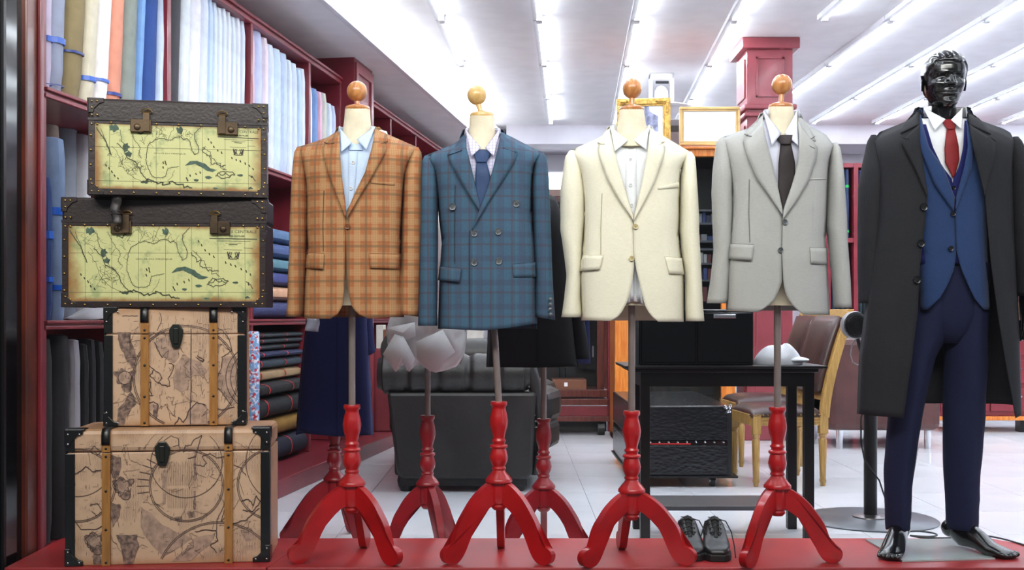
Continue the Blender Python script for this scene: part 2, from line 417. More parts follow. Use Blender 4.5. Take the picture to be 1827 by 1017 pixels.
# (px left, px right, colour, colour words, height, ribbons, lean)
top1 = [(88,106,(196,184,206),'pale lavender',.80,[(.02,.004,'n'),(.19,.022,'b')],.02),(103,128,(150,156,176),'blue-grey',.80,[(.03,.004,'n'),(.2,.024,'b')],.05),
 (130,160,(140,124,88),'olive brown',.82,[(.19,.01,'n')],.11),(160,182,(214,206,184),'cream',.8,[(.1,.02,'b')],.10),(182,205,(226,222,222),'white',.8,[(.12,.012,'b')],.10),
 (205,229,(220,148,124),'salmon pink',.8,[(.08,.014,'n')],.08),(229,254,(138,146,140),'grey-green',.79,[(.03,.03,'b')],.07),(252,264,(120,160,214),'sky blue',.79,[],.08),
 (264,291,(44,76,142),'deep blue',.80,[(.04,.03,'b')],.06),(291,301,(168,196,232),'pale blue',.78,[],.05)]
top2 = [(310,330,(70,68,74),'charcoal',.8,[],.06),(330,347,(196,206,220),'light grey',.8,[],.06),(347,366,(222,220,236),'lilac white',.8,[],.06),(366,380,(190,204,230),'grey-blue',.8,[],.04)]+\
 [(380+i*8.2,388.2+i*8.2,c,n,.80-.012*(i%3),[],.02) for i,(c,n) in enumerate([((150,186,236),'mid blue'),((202,220,242),'ice blue'),((214,226,240),'pale ice'),((206,222,244),'frost blue'),((222,228,242),'milky blue'),((200,218,240),'powder blue'),((216,224,238),'misty blue'),((184,198,222),'dusty blue')])]
top3 = [(453,464,(240,196,206),'pink',.79,[],0),(464,479,(150,162,222),'periwinkle',.79,[],0),(479,488,(236,204,220),'pale rose',.78,[],0),(488,499,(196,212,240),'pale blue',.76,[],0),
 (499,511,(176,206,234),'sky',.76,[],0),(511,522,(158,184,228),'cornflower',.76,[],0),(522,530,(204,220,240),'icy',.74,[],0),(530,539,(186,204,232),'pale slate',.74,[],0),(539,547,(140,180,224),'clear blue',.72,[],0),(545,553,(204,214,234),'silver blue',.74,[],0)]
top4 = [(556,566,(190,214,236),'pale aqua',.66,[],0),(567,575,(120,150,200),'blue check',.66,[],0),(576,583,(232,186,206),'rose stripe',.66,[],0),(584,591,(206,210,200),'grey dotted',.67,[],0),(593,600,(184,206,236),'light blue',.62,[],0),(600,607,(160,180,226),'violet blue',.62,[],0),(607,613,(196,216,240),'frosty',.62,[],0)]
for bi, (row, bay) in enumerate(((top1, 'first'), (top2, 'second'), (top3, 'third'), (top4, 'fourth'))):
    for i, (a, b, c, cn, h, rb, ln) in enumerate(row):
        Da, Db = cdist(a), cdist(b); Dm = (Da+Db)/2; p = cl(Dm, .14)
        wd = (Db-Da)*1.011*.97
        bolt((p.x, p.y, ZS+.001), wd, .24, h, c, '%s upright fabric bolt, %s in the %s bay of the top shelf' % (cn, ordn(i), bay), 'upright fabric bolts on the top shelf', ln, rb, seed=i*3+bi*50)
mid1 = [(84,100,(44,68,120),'dark blue',.56,[(.15,.02,'b'),(.32,.03,'b')],.02),(101,126,(112,132,164),'slate blue',.725,[(.12,.02,'b'),(.42,.03,'b')],.02),(120,150,(132,138,150),'mid grey',.86,[(.4,.03,'b')],.28),
 (151,168,(190,190,196),'pale grey',.84,[(.45,.006,'r')],.24),(90,116,(206,196,178),'cream',.86,[],.30)]
def dpx(px, o): q = (px-913.5)/2000; return (2.45+.989*o+.148*q*o)/(.15-q)
for i, (a, b, c, cn, h, rb, o) in enumerate(mid1):
    Da, Db = dpx(a, o), dpx(b, o); Dm = (Da+Db)/2; dp = .22 if o < .1 else .18; p = cl(Dm, o+dp/2)
    bolt((p.x, p.y, ZM+.001), (Db-Da)*.95, dp, h, c, '%s upright fabric bolt on the middle shelf beside the stacked trunks' % cn, 'upright fabric bolts on the middle shelf', 0, rb, seed=200+i, e=2.6)
low1 = [(78,112,(20,19,22),'black',.80),(113,141,(24,22,26),'off-black',.81),(140,158,(150,148,156),'silver grey',.79),(158,172,(26,28,30),'dark charcoal',.77),(173,184,(44,44,48),'graphite',.79),(185,200,(24,24,26),'soot black',.78)]
for i, (a, b, c, cn, h) in enumerate(low1):
    Da, Db = cdist(a), cdist(b); p = cl((Da+Db)/2, .14)
    bolt((p.x, p.y, .101), (Db-Da)*.98, .24, h, c, '%s upright fabric bolt on the lowest shelf behind the trunks, %s from the left' % (cn, ordn(i)), 'upright dark bolts on the lowest shelf', 0, (), seed=300+i, e=3)
p = cl(6.36, -.02)
fl = bolt((p.x, p.y, .101), .075, .09, .80, (120,150,190), 'floral red and blue rolled cloth standing beside the dark fabric stack', 'upright fabric bolts on the lowest shelf', seed=400, e=2)
t = NT('floral_cloth'); v = t.new('ShaderNodeTexVoronoi'); v.inputs['Scale'].default_value = 38; t.l.new(t.coord(), v.inputs[0])
c1 = t.mix(t.ramp(v.outputs[0], .25, .45), lin((196,40,52)), lin((120,160,205))); t.l.new(t.mix(t.ramp(t.noise(60), .5, .6), c1, lin((226,226,232))), t.b.inputs['Base Color'])
fl.children[0].data.materials[0] = t.m
# horizontal rolls
def hroll(D0, L, z0, z1, o, dep, col, label, group, ribs=(), seed=0):
    p = cl(D0, o+dep/2); r = thing('fabric_roll', label, 'fabric roll', (p.x, p.y, z0), ANG, group)
    h = z1-z0; n = 18; N = 12; rings = []
    def ring(x, k=1, g=0):
        out = []
        for i in range(n):
            a = 2*math.pi*i/n; e = 3.0; c, s = math.cos(a), math.sin(a)
            out.append((x, (math.copysign(abs(c)**(2/e), c)*dep/2*k+g)*(1), h/2+math.copysign(abs(s)**(2/e), s)*h/2*k*.99))
        return out
    for i in range(N+1):
        x = L*(0, .012, .05, .15, .25, .35, .5, .6, .7, .8, .93, .988, 1)[i]; rings.append(ring(x, 1 if 0 < i < N else .94, .004*nz(seed, x*4, 0)))
    obj('cloth_roll', _lastbm(rings), bmat(col), r)
    sw = []
    for k in range(60):
        a = k*.42; rr = 1-k/66
        sw.append((math.cos(a)*dep/2*rr*.85, h/2+math.sin(a)*h/2*rr*.85))
    bm = B(); ribbon_lines(bm, [sw], .0025, 0)
    for vv in bm.verts: vv.co = Vector((-.0015, vv.co.x, vv.co.z))
    obj('spiral_end', bm, bmat(tuple(min(255, c+28) for c in col)), r)
    for x, wq in ribs:
        bm = _lastbm([ring(x, 1.03), ring(x+wq, 1.03)], False); obj('ribbon', bm, ribm['r'], r)
    return r
zz = [.894,.86,.823,.782,.737,.67,.593,.51,.375,.253,.15]
cc = [((58,66,72),'dark slate'),((48,56,62),'charcoal'),((44,50,56),'graphite'),((38,46,78),'navy'),((52,64,76),'blue-grey'),((168,140,106),'tan'),((28,29,32),'black'),((32,34,38),'thick black'),((150,112,48),'mustard'),((28,32,52),'midnight blue')]
zz[-1] = .102
for i in range(10):
    c, n = cc[i]
    dd = [0,.02,0,.01,.0,.02,.0,.0,.0,-.03][i]
    hroll(6.52+dd, .87, zz[i+1]+.001, zz[i]-.001, .03+.01*(i % 3)-(.04 if i > 5 else 0), .26 if i < 6 else .3, c, '%s cloth roll with red ties in the low stack, %s from the top' % (n, ordn(i)) if i not in (8,) else 'mustard cloth roll in the low stack, ninth from the top', 'rolled cloths stacked on the lowest shelf',
          ((.14, .016), (.55, .016)) if i != 8 else (), seed=i*5)
zz = [1.54,1.449,1.354,1.269,1.18,1.088,ZM+.003]
cc = [((92,122,160),'steel blue'),((72,92,140),'denim blue'),((94,138,154),'teal'),((62,70,128),'indigo'),((206,160,128),'peach'),((54,60,104),'dark indigo')]
for i in range(6):
    c, n = cc[i]
    hroll(6.48, .85, zz[i+1]+.001, zz[i]-.001, .02, .28, c, '%s cloth roll in the middle-shelf stack between trunk and plaid jacket' % n, 'rolled cloths stacked on the middle shelf', (), seed=90+i)
# folded white cloth at the end of the middle shelf
bm = B(); p = cl(4.95, .12); P = [[Vector((p.x-.12+.30*u, p.y-.12+.2*v_, ZM+.004+.05*math.sin(math.pi*min(1, max(0, v_)))*(1-abs(2*u-1)**4)+.012*nz(u*6, v_*5, 3))) for u in [i/14 for i in range(15)]] for v_ in [i/8 for i in range(9)]]
tag(obj('folded_cloth', grid(bm, P), mat('white_cotton', (222,222,228), .85), None, solid=.004), 'crumpled white cloth lying on the middle shelf above the black bolts', 'cloth')
# ================================================================== PLATFORM
pf = thing('display_platform', 'low red painted window platform under the stands and trunks', 'platform')
def seamx(y): return -.85-.06*(y-3.93)/.5
hp = [(-1.78, 3.93), (-.862, 3.93), (-.80, 4.455), (-1.79, 4.455)]
obj('top_board', hprism(B(), hp, .085, .11), redplat, pf, smooth=False, bevel=.003)
hp = [(-.859, 3.93), (2.06, 3.93), (2.06, 4.2), (1.90, 4.455), (-.797, 4.455)]
obj('top_board', hprism(B(), hp, .085, .11), redplat, pf, smooth=False, bevel=.003)
obj('fascia', bx(-1.78, 2.06, 3.945, 3.965, -.3, .085), redplat, pf, smooth=False)
obj('carcass', hprism(B(), [(-1.77, 3.97), (2.05, 3.97), (2.04, 4.2), (1.88, 4.44), (-1.77, 4.44)], 0, .085), redplat, pf, smooth=False)
struct(obj('trim_5', bx(-2.3, 3, 3.70, 3.92, -.5, .02), blackm, smooth=False))
ZP = .11

# ================================================================== TRUNKS (local: x right, y back, z up; front face at y=0, x centred)
def map_mat(name, base, edge, W, H, z0, green=0.0):
    t = NT(name); sep = t.new('ShaderNodeSeparateXYZ'); co = t.coord(); t.l.new(co, sep.inputs[0])
    ax = t.math('ABSOLUTE', sep.outputs[0]); az = t.math('ABSOLUTE', t.math('SUBTRACT', sep.outputs[2], z0+H/2))
    n = t.noise(9, 5, co, .6)
    ed = t.math('MAXIMUM', t.math('DIVIDE', ax, W/2), t.math('DIVIDE', az, H/2))
    f = t.ramp(t.math('ADD', ed, t.math('MULTIPLY', t.math('SUBTRACT', n, .5), .25)), .84, 1.02)
    c = t.mix(f, lin(base), lin(edge))
    if green: c = t.mix(t.math('MULTIPLY', t.ramp(t.noise(11, 6, co, .68), .52, .68), green), c, lin((104, 134, 92))); c = t.mix(t.math('MULTIPLY', t.ramp(t.noise(14, 6, t.coord('Generated'), .7), .58, .7), .4), c, lin((176, 128, 92)))
    else:
        c = t.mix(t.math('MULTIPLY', t.ramp(t.noise(12, 6, co, .7), .5, .66), .45), c, lin((170, 142, 120)))
        wv = t.new('ShaderNodeTexWave'); wv.inputs['Scale'].default_value = 60; wv.inputs['Distortion'].default_value = 6; wv.inputs['Detail'].default_value = 3; t.l.new(co, wv.inputs[0])
        c = t.mix(t.math('MULTIPLY', t.math('MULTIPLY', t.ramp(wv.outputs[1], .2, .5, 1, 0), t.ramp(t.noise(7, 3, co), .5, .6)), .55), c, lin((104, 84, 76)))
    t.l.new(c, t.b.inputs['Base Color']); t.b.inputs['Roughness'].default_value = .38
    t.b.inputs['Specular IOR Level'].default_value = .35
    return t.m
def blob(c, r, n=14, seed=0, sq=1, j=.25):
    out = []
    for i in range(n):
        a = 2*math.pi*i/n; q = r*(1+j*nz(seed+math.cos(a)*1.5, math.sin(a)*1.5, seed)*2); out.append((c[0]+q*math.cos(a), c[1]+q*sq*math.sin(a)))
    return out
def poly(bm, pts, y):
    f = bm.faces.new([bm.verts.new((x, y, z)) for x, z in pts]); bmesh.ops.triangulate(bm, faces=[f])
def wig(pts, a=.004, seed=0, n=5):
    out = []
    for (x0, z0), (x1, z1) in zip(pts, pts[1:]):
        for k in range(n):
            u = k/n; x = x0+(x1-x0)*u; z = z0+(z1-z0)*u
            out.append((x+a*nz(x*90+seed, z*90, 1), z+a*nz(x*90, z*90+seed, 5)))
    out.append(pts[-1]); return out
def studs(bm, pts, r, y):
    for x, z in pts:
        bmesh.ops.create_icosphere(bm, subdivisions=1, radius=r, matrix=Matrix.Translation((x, y, z)) @ Matrix.Diagonal((1, .6, 1, 1)))
def corner(bm, x, z, sx, sz, a, t, W, D, yb, mi=0):   # leather corner guard on the front face + wrap
    pts = [(x, z), (x-sx*a, z), (x-sx*a, z-sz*a*.28), (x-sx*a*.74, z-sz*a*.36), (x-sx*a*.38, z-sz*a*.72), (x-sx*a*.3, z-sz*a), (x, z-sz*a)]
    prism(bm, pts, -t, .002)
def latch_ring(bm, x, z, r):
    pts = [(x+r*math.cos(a), -.012, z+r*.72*math.sin(a)) for a in [math.pi*(.08+.84*i/10) for i in range(11)]]
    tube(bm, pts, .0022, 6); tube(bm, [(x-r*.9, -.01, z+.002), (x+r*.9, -.01, z+.002)], .0022, 6)
def map_trunk(label, loc, rz, W, H, D, title):
    r = thing('map_trunk', label, 'trunk', loc, rz, None)
    LH = H*.235
    zl = H-LH
    obj('body', bx(-W/2, W/2, .004, D, .0, zl), trunkleather, r, smooth=False, bevel=.004)
    obj('lid', bx(-W/2-.002, W/2+.002, 0, D+.002, zl+.002, H), trunkleather, r, smooth=False, bevel=.009)
    obj('lid_trim', bx(-W/2-.003, W/2+.003, -.003, .0, zl+.001, zl+.012), trunkleather, r, smooth=False, bevel=.001)
    e = .022; pw, ph = W-2*e, zl-.004-e
    pm = map_mat('old_map_print_%d' % int(W*1000), (204, 204, 144), (150, 104, 58), pw, ph, e, .5)
    obj('map_panel', bx(-W/2+e, W/2-e, -.002, .003, e, zl-.004), pm, r, smooth=False)
    bd = B(); box(bd, -W/2, -W/2+e, -.005, .004, 0, zl); box(bd, W/2-e, W/2, -.005, .004, 0, zl); box(bd, -W/2+e, W/2-e, -.005, .004, 0, e); box(bd, -W/2+e, W/2-e, -.004, .004, zl-.010, zl)
    obj('edge_binding', bd, trunkleather, r, smooth=False, bevel=.0015)
    def M(x, y): return (-W/2+e+(x-45)/1655*pw, e+(925-y)/695*ph)
    def ML(pts, a=.003, w=.0012, s=0): return (w, wig([M(*p) for p in pts], a, s))
    L = [ML([(60,290),(100,360),(150,430),(180,520),(205,575)],.003,.0035), ML([(100,300),(150,420),(200,560)],.004,.002,4),
         ML([(290,310),(310,430),(350,470),(390,590)],.004,.002), ML([(265,450),(330,520),(360,600),(390,610),(440,640),(480,700),(500,760),(560,830),(600,850)],.003,.003),
         ML([(215,480),(260,540),(290,610),(330,720),(400,790),(500,840)],.006,.0012), ML([(380,300),(430,400),(490,490),(470,560),(500,600)],.004,.0018),
         ML([(690,300),(640,260),(590,240)],.006,.0015), ML([(460,330),(500,350),(540,310),(545,290)],.006,.004),
         ML([(560,490),(550,560),(545,640),(570,710),(600,780),(640,800),(700,800),(740,780),(760,700),(870,675)],.002,.0022),
         ML([(560,490),(580,440),(640,400),(700,380),(760,400),(800,400),(830,370),(880,360),(920,390),(950,375),(975,400),(990,470),(1010,520),(1030,550),(1060,530),(1070,480),(1050,430),(1025,370),(1030,320),(1090,255)],.003,.0024),
         ML([(1100,470),(1130,520),(1180,560),(1200,620),(1250,640),(1340,650)],.012,.003,3), ML([(1120,460),(1170,520),(1230,600),(1290,660),(1350,700)],.014,.002,7),
         ML([(1240,770),(1290,720),(1380,720),(1430,745),(1380,775),(1300,790),(1240,770)],.006,.003,2), ML([(1270,760),(1330,735),(1400,755)],.01,.003,8),
         ML([(500,850),(560,830),(640,840),(720,870),(800,850),(900,880),(1000,900)],.012,.0045,5), ML([(760,840),(820,760),(830,720)],.008,.0012,6),
         ML([(640,390),(700,330),(690,260),(700,235)],.006,.0012,9), ML([(760,390),(800,320),(830,240)],.006,.0012,2), ML([(330,600),(310,660),(330,720),(410,740),(470,690),(430,620),(340,600)],.02,.0012,4),
         ML([(1580,740),(1620,770),(1640,810)],.008,.003,1), ML([(490,410),(540,460),(500,370)],.008,.001,1), ML([(880,360),(900,300),(870,240)],.01,.001,2)]
    for x in (187, 415, 645, 880, 1105, 1335, 1570): L.append((.0011, [M(x, 232), M(x+3, 922)]))
    for y in (490, 845): L.append((.0013, [M(48, y), M(1695, y-3)]))
    for k in range(70):
        x, y = random.choice([(random.uniform(60, 600), random.uniform(250, 700)), (random.uniform(300, 520), random.uniform(590, 760)), (random.uniform(560, 1000), random.uniform(240, 350))])
        L.append(ML([(x, y), (x+random.uniform(-40, 40), y+random.uniform(10, 50)), (x+random.uniform(-50, 60), y+random.uniform(20, 80))], .004, .0009, k))
    for x, y in ((150,685),(180,715),(210,750),(235,790),(268,815),(715,640),(735,630),(740,655),(712,690),(978,770),(1040,750),(1080,735),(945,800),(955,820),(1165,378),(1190,415),(1220,460),(1258,495),(1297,520),(1400,572),(1445,590),(1487,605),(1537,630),(1580,652),(1617,683),(1600,770)):
        L.append(ML([(x, y-8), (x+6, y+8)], .002, .004, x))
    for w_, pts in list(L):          # engraved hachures off every coast
        if len(pts) < 12 or w_ < .0015: continue
        for q in range(0, len(pts)-1):
            (xa, za), (xb, zb_) = pts[q], pts[q+1]; d_ = Vector((zb_-za, xa-xb)); 
            if d_.length < 1e-5: continue
            d_.normalize(); ll = .004+.004*random.random(); sg = random.choice((-1, 1, 1))
            L.append((.0006, [(xa, za), (xa+d_.x*ll*sg, za+d_.y*ll*sg)]))
    bm = B(); ribbon_lines(bm, L, .0015, -.0024); obj('map_lines', bm, ink, r, smooth=False)
    bm = B(); poly(bm, wig([M(*p) for p in [(930,668),(980,620),(1050,610),(1130,640),(1190,690),(1255,705),(1210,725),(1160,720),(1100,680),(1030,645),(970,660)]], .002), -.0026)
    poly(bm, blob(M(1165,785), .012, sq=.45, seed=2), -.0026); poly(bm, blob(M(1045,817), .009, sq=.5, seed=3), -.0026); poly(bm, blob(M(1490,755), .012, sq=.3, seed=4), -.0026)
    for i, (x, y, q) in enumerate(((345, 490, .012), (375, 560, .010), (880, 290, .013), (225, 290, .015), (1240, 900, .008), (1590, 892, .008), (540, 850, .012))): poly(bm, blob(M(x, y), q, 16, i+5, .9 if i < 4 else .45, .5), -.00225)
    obj('map_tint', bm, inkg, r, smooth=False)
    bm = B()
    if title:
        s_ = pw/.69
        merge(bm, text_bm('CENTRALE', .0155*s_, M(1675,0)[0], M(0,303)[1], -.0027, 'RIGHT', sx=1.08)); merge(bm, text_bm('E', .0155*s_, M(1452,0)[0], M(0,303)[1], -.0027, 'LEFT'))
        merge(bm, text_bm('DES ANTILLES', .009*s_, M(1500,0)[0], M(0,338)[1], -.0027, 'CENTER', .0002))
        merge(bm, text_bm('GOLFE DU MEXIQUE', .0065*s_, M(780,0)[0], M(0,548)[1], -.0027, 'CENTER', sx=2.2))
    Lt = [(.003, wig([M(1262,352), M(1675,358)], .0008, 3)), (.0012, wig([M(1325,375), M(1620,378)], .001)), (.0012, wig([M(1400,395), M(1540,396)], .001)), (.002, wig([M(1432,408), M(1505,409)], .001)), (.001, wig([M(1385,455), M(1545,457)], .001)),
          (.0012, wig([M(1560,440), M(1640,441)], .001))]
    for sx_ in (-1, 1):
        cx0 = 1470
        Lt += [(.0045, [M(cx0+sx_*50,478), M(cx0+sx_*42,520)]), (.0035, [M(cx0+sx_*30,478), M(cx0+sx_*40,505), M(cx0+sx_*25,520), M(cx0+sx_*45,538)]), (.003, [M(cx0+sx_*15,480), M(cx0+sx_*24,510), M(cx0+sx_*12,530)])]
    Lt.append((.003, [M(1425,520), M(1440,540), M(1500,540), M(1516,520)]))
    ribbon_lines(bm, Lt, .001, -.0027)
    obj('map_lettering', bm, mat('print_black', (64, 60, 44), .6, var=0), r, smooth=False)
    bm = B(); a = .052
    for sx_ in (-1, 1):
        corner(bm, sx_*W/2, 0, sx_, -1, a, .0075, W, D, 0); corner(bm, sx_*W/2, H, sx_, 1, a, .0055, W, D, 0)
        for z0, z1 in ((0, a), (H-a, H)): box(bm, sx_*W/2-.001, sx_*(W/2+.004), -.004, a, z0, z1)
    obj('corner_guards', bm, trunkleather, r, smooth=False, bevel=.001)
    bm = B()
    pts = []
    n = int(W/.075)
    for i in range(1, n): pts.append((-W/2+W*i/n, zl-.006)); pts.append((-W/2+W*i/n, .009))
    for i in range(1, 5):
        for s_ in (-1, 1): pts.append((s_*(W/2-.009), zl*i/5))
    for s_ in (-1, 1):
        for (q, z) in ((.012,H-.012),(.03,H-.012),(.012,H-.035),(.012,zl+.02),(.03,zl+.02),(.012,zl-.012),(.03,zl-.012),(.012,.012),(.035,.012),(.012,.038),(.03,.028)): pts.append((s_*(W/2-q), z))
    studs(bm, pts, .0042, -.0075)
    obj('studs', bm, brass, r, kind='stuff')
    for q, s_ in ((-.21, 1), (.275, -1)):
        x = W*q
        l = obj('latch', bx(x-.036, x+.036, -.016, -.002, zl-.038, zl+.008), brassdk, r, smooth=False, bevel=.002)
        bm = B(); box(bm, x+s_*.008-.0, x+s_*.03, -.022, -.012, zl-.035, zl+.03); ball(bm, (x-s_*.012, -.017, zl-.02), .012, (1, .4, 1), 14, 8)
        ll = obj('hasp', bm, brassdk, l); ll
        bm = B(); latch_ring(bm, x+s_*.019, zl+.032, .019); obj('latch_ring', bm, brass, l)
    return r
brassdk = mat('bronzed_metal', (84, 68, 50), .42, metal=.7, var=.2, bump=.2, bs=80)
s490 = 490.
T1z, T2z, T3z, T4z = ZP, .594, 1.024, 1.422
map_trunk('brown leather trunk printed with a green Caribbean map, topmost of the stack', (PX(319.5, 0, 4.02).x, 4.02, T4z), math.radians(11), .617, .342, .20, True)
map_trunk('wide brown leather trunk with green Caribbean map, second from the top of the stack', (PX(294, 0, 4.06).x, 4.06, T3z), math.radians(4.5), .722, .396, .20, True)
# leather carrying handle of the top trunk hanging over the second one
h = thing('leather_strap', 'dark worn leather strap with buckle hanging between the two map trunks', 'strap', tuple(PX(204, 352, 4.03)))
bm = B(); P = [[(-.052+.095*u, -.015-.02*math.sin(math.pi*u), .012+.006*math.sin(6*u)-.012*v) for v in (0, 1)] for u in [i/10 for i in range(11)]]
grid(bm, P); obj('strap_top', bm, blacktrim, h, solid=.004)
bm = B(); P = [[(.0+.032*u+.004*math.sin(v*9), -.028-.006*math.sin(math.pi*u)-.003*math.sin(v*14), .008-.105*v) for u in (0, .33, .66, 1)] for v in [i/12 for i in range(13)]]
grid(bm, P); obj('strap_end', bm, mat('worn_strap', (70, 66, 66), .5, var=.3, vs=40, bump=.4, bs=120), h, solid=.004)
bm = B(); tube(bm, [(-.002, -.036, -.062), (.034, -.036, -.062), (.034, -.036, -.052), (-.002, -.036, -.052), (-.002, -.036, -.062)], .0025, 6); obj('buckle', bm, steel, h)

def parch_trunk(label, loc, rz, W, H, D, lidz, slats, seed, big):
    r = thing('parchment_trunk', label, 'trunk', loc, rz)
    pm = map_mat('parchment_print_%d' % seed, (206, 172, 142), (184, 142, 106), W, H, 0, 0)
    obj('body', bx(-W/2, W/2, 0, D, 0, lidz-.001), pm, r, smooth=False, bevel=.004)
    obj('lid', bx(-W/2, W/2, -.002, D, lidz+.001, H), pm, r, smooth=False, bevel=.016 if big else .006)
    Y = -.0028; k = W/.71
    L = []; tints = B(); dark = B()
    def circ(cx_, cz, rr, n=44, a0=0, a1=2*math.pi): return [(cx_+rr*math.cos(a0+(a1-a0)*i/n), cz+rr*math.sin(a0+(a1-a0)*i/n)) for i in range(n+1)]
    def clipc(pts):
        out = [[]]
        for (x, z) in pts:
            if abs(x) < W/2-.005 and .004 < z < H-.016: out[-1].append((x, z))
            elif out[-1]: out.append([])
        return [o for o in out if len(o) > 1]
    if big:
        def N(x, y): return (-W/2+(x-5)/1350*W, (1000-y)/895*H)      # zoomed photo coordinates of the big trunk
        for (x, y, rr) in ((800, 480, 250), (800, 480, 240), (80, 470, 250), (80, 470, 240), (1010, 1130, 420), (1010, 1130, 410), (800, 330, 240), (80, 320, 230), (1390, 480, 250), (1390, 480, 240), (1500,330,300)):
            c = N(x, y)
            for seg in clipc(circ(c[0], c[1], rr/1350*W)): L.append((.002, seg))
        polys = [[(650,180),(700,150),(745,170),(750,215),(710,220)], [(780,260),(790,220),(830,215),(850,180),(900,150),(880,220),(860,290),(810,300)], [(870,345),(920,350),(935,330),(900,290),(960,270),(1000,300),(1060,290)],
                 [(60,470),(50,400),(90,380),(130,345),(180,380),(230,370)], [(1000,780),(1010,700),(1050,620),(1070,560),(1060,640),(1030,720),(1060,700)], [(860,790),(930,775),(1000,785),(1010,850),(960,880),(1000,930)], [(160,600),(210,590),(240,640),(200,670),(170,640)],
                 [(1170,590),(1220,575),(1250,620),(1270,560),(1300,590),(1250,660),(1180,650)], [(1120,350),(1170,370),(1200,420)], [(50,690),(100,760),(200,760),(240,740)], [(150,250),(190,210),(230,250),(200,270)], [(1110,740),(1200,720),(1290,640)]]
        tp = [([(300,270),(360,290),(365,350),(340,430),(310,420),(290,330)],1), ([(300,590),(360,600),(350,690),(310,745),(298,700)],1), ([(330,800),(470,800),(480,880),(440,1000),(380,1000),(370,900)],1), ([(495,620),(560,660),(640,740),(760,800),(840,830),(720,910),(640,950),(560,860),(500,780)],0),
              ([(470,210),(520,165),(540,190),(480,240)],1), ([(1010,200),(1060,165),(1065,190),(1030,210)],1), ([(380,180),(430,170),(450,210),(390,215)],0), ([(850,280),(865,280),(865,440),(850,450)],1), ([(850,520),(862,520),(862,640),(848,640)],1), ([(640,380),(670,370),(660,600),(640,610)],0),
              ([(800,660),(850,650),(855,690),(815,695)],1), ([(720,690),(770,685),(765,715),(725,715)],1), ([(860,830),(1000,800),(960,870),(830,980),(700,985)],0), ([(150,840),(230,830),(230,900),(170,900)],1), ([(1160,790),(1240,770),(1270,840),(1200,860)],0), ([(180,920),(230,940),(230,990),(180,985)],1)]
        for c in ((380, 480), (195, 840)):
            c_ = N(*c); L.append((.002, blob(c_, .034, 30, 3, 1, .5))); L.append((.002, blob(c_, .027, 30, 9, 1, .5))); poly(dark, blob(c_, .032, 24, 3, 1, .6), Y+.0006); poly(tints, blob(c_, .02, 24, 4, 1, .1), Y+.0003)
        for x0 in range(675, 850, 12): L.append((.0008, wig([N(x0, 320+(x0 % 5)*6), N(x0+2, 480)], .001, x0)));  L.append((.0008, wig([N(x0, 500), N(x0+2, 630)], .001, x0+3)))
        for k_ in range(9):
            a_ = 3.3-.16*k_; L.append((.0022, [N(800+250*math.cos(a_)-5, 480+250*math.sin(a_)*-1), N(800+330*math.cos(a_), 480-300*math.sin(a_))]))
    else:
        def N(x, y): return (-W/2+(x-35)/1155*W, (985-y)/955*H)
        for (x, y, rr) in ((700, 590, 440), (700, 590, 428), (195, 595, 55), (1330, 600, 300), (1330, 600, 260), (1330, 600, 215)):
            c = N(x, y)
            for seg in clipc(circ(c[0], c[1], rr/1155*W)): L.append((.0022, seg))
        polys = [[(370,470),(430,530),(480,560),(500,600),(470,640),(400,580),(430,530)], [(440,310),(470,380),(500,430)], [(480,60),(500,130),(460,215)], [(740,200),(735,980)], [(180,95),(300,95)], [(790,425),(850,450),(840,465),(790,435)],
                 [(940,190),(1000,210),(1060,290),(1080,380),(1000,430),(990,520),(950,620),(960,680),(1020,750),(1080,830)], [(930,850),(1000,860),(1100,840)], [(365,800),(430,790),(470,810),(455,920)], [(600,980),(640,920),(680,960),(720,870),(790,800),(860,820)], [(560,480),(600,490),(580,560),(550,600),(570,660),(540,670)], [(470,630),(500,650),(540,660)], [(360,630),(410,630),(400,700),(420,740),(370,740)]]
        tp = [([(130,210),(240,210),(230,270),(290,400),(260,520),(200,440),(150,330)],1), ([(250,700),(290,800),(210,900),(180,985),(120,985),(140,850)],1), ([(680,400),(740,450),(820,470),(870,540),(860,570),(750,585),(720,620),(715,690),(660,715),(600,680),(590,600),(620,490)],0),
              ([(440,310),(560,240),(620,330),(640,420),(600,480),(510,430)],0), ([(500,60),(770,60),(740,190),(560,190)],0), ([(780,800),(870,820),(870,985),(690,985),(720,880)],0), ([(1010,430),(1120,420),(1120,800),(1080,830),(960,680),(950,620),(990,520)],0), ([(370,230),(450,210),(370,300)],1), ([(1060,130),(1120,120),(1110,200),(1050,200)],1), ([(430,810),(470,810),(455,930),(425,900)],1), ([(390,810),(430,800),(420,860),(380,850)],0), ([(1020,60),(1060,60),(1080,120),(1030,130)],0)]
        c_ = N(195, 595); poly(dark, blob(c_, .035, 36, 3, 1, .6), Y+.0006); poly(tints, blob(c_, .022, 24, 4, 1, .05), Y+.0003)
    for i, p_ in enumerate(polys): L.append((.003 if i % 2 else .0022, wig([N(*q) for q in p_], .004, i+seed)))
    for i, (p_, dk) in enumerate(tp): poly(dark if dk else tints, wig([N(*q) for q in p_+[p_[0]]], .005, i+seed)[:-1], Y+(.0012 if not dk else .0009))
    rnd = random.Random(seed)
    for k_ in range(260):
        x = rnd.uniform(-W/2+.04, W/2-.04); z = rnd.uniform(.03, H-.04)
        v_ = rnd.random() < .6; l_ = rnd.uniform(.004, .016)
        L.append((.0009, [(x, z), (x+(.001 if v_ else l_), z+(l_ if v_ else .001))]))
    for k_ in range(50):
        x = rnd.uniform(-W/2+.05, W/2-.05); z = rnd.uniform(.03, H-.05); L.append((.001, wig([(x, z), (x+rnd.uniform(-.03, .03), z+rnd.uniform(-.03, .03)), (x+rnd.uniform(-.05, .05), z+rnd.uniform(-.05, .05))], .006, k_)))
    bm = B(); ribbon_lines(bm, L, .0015, Y)
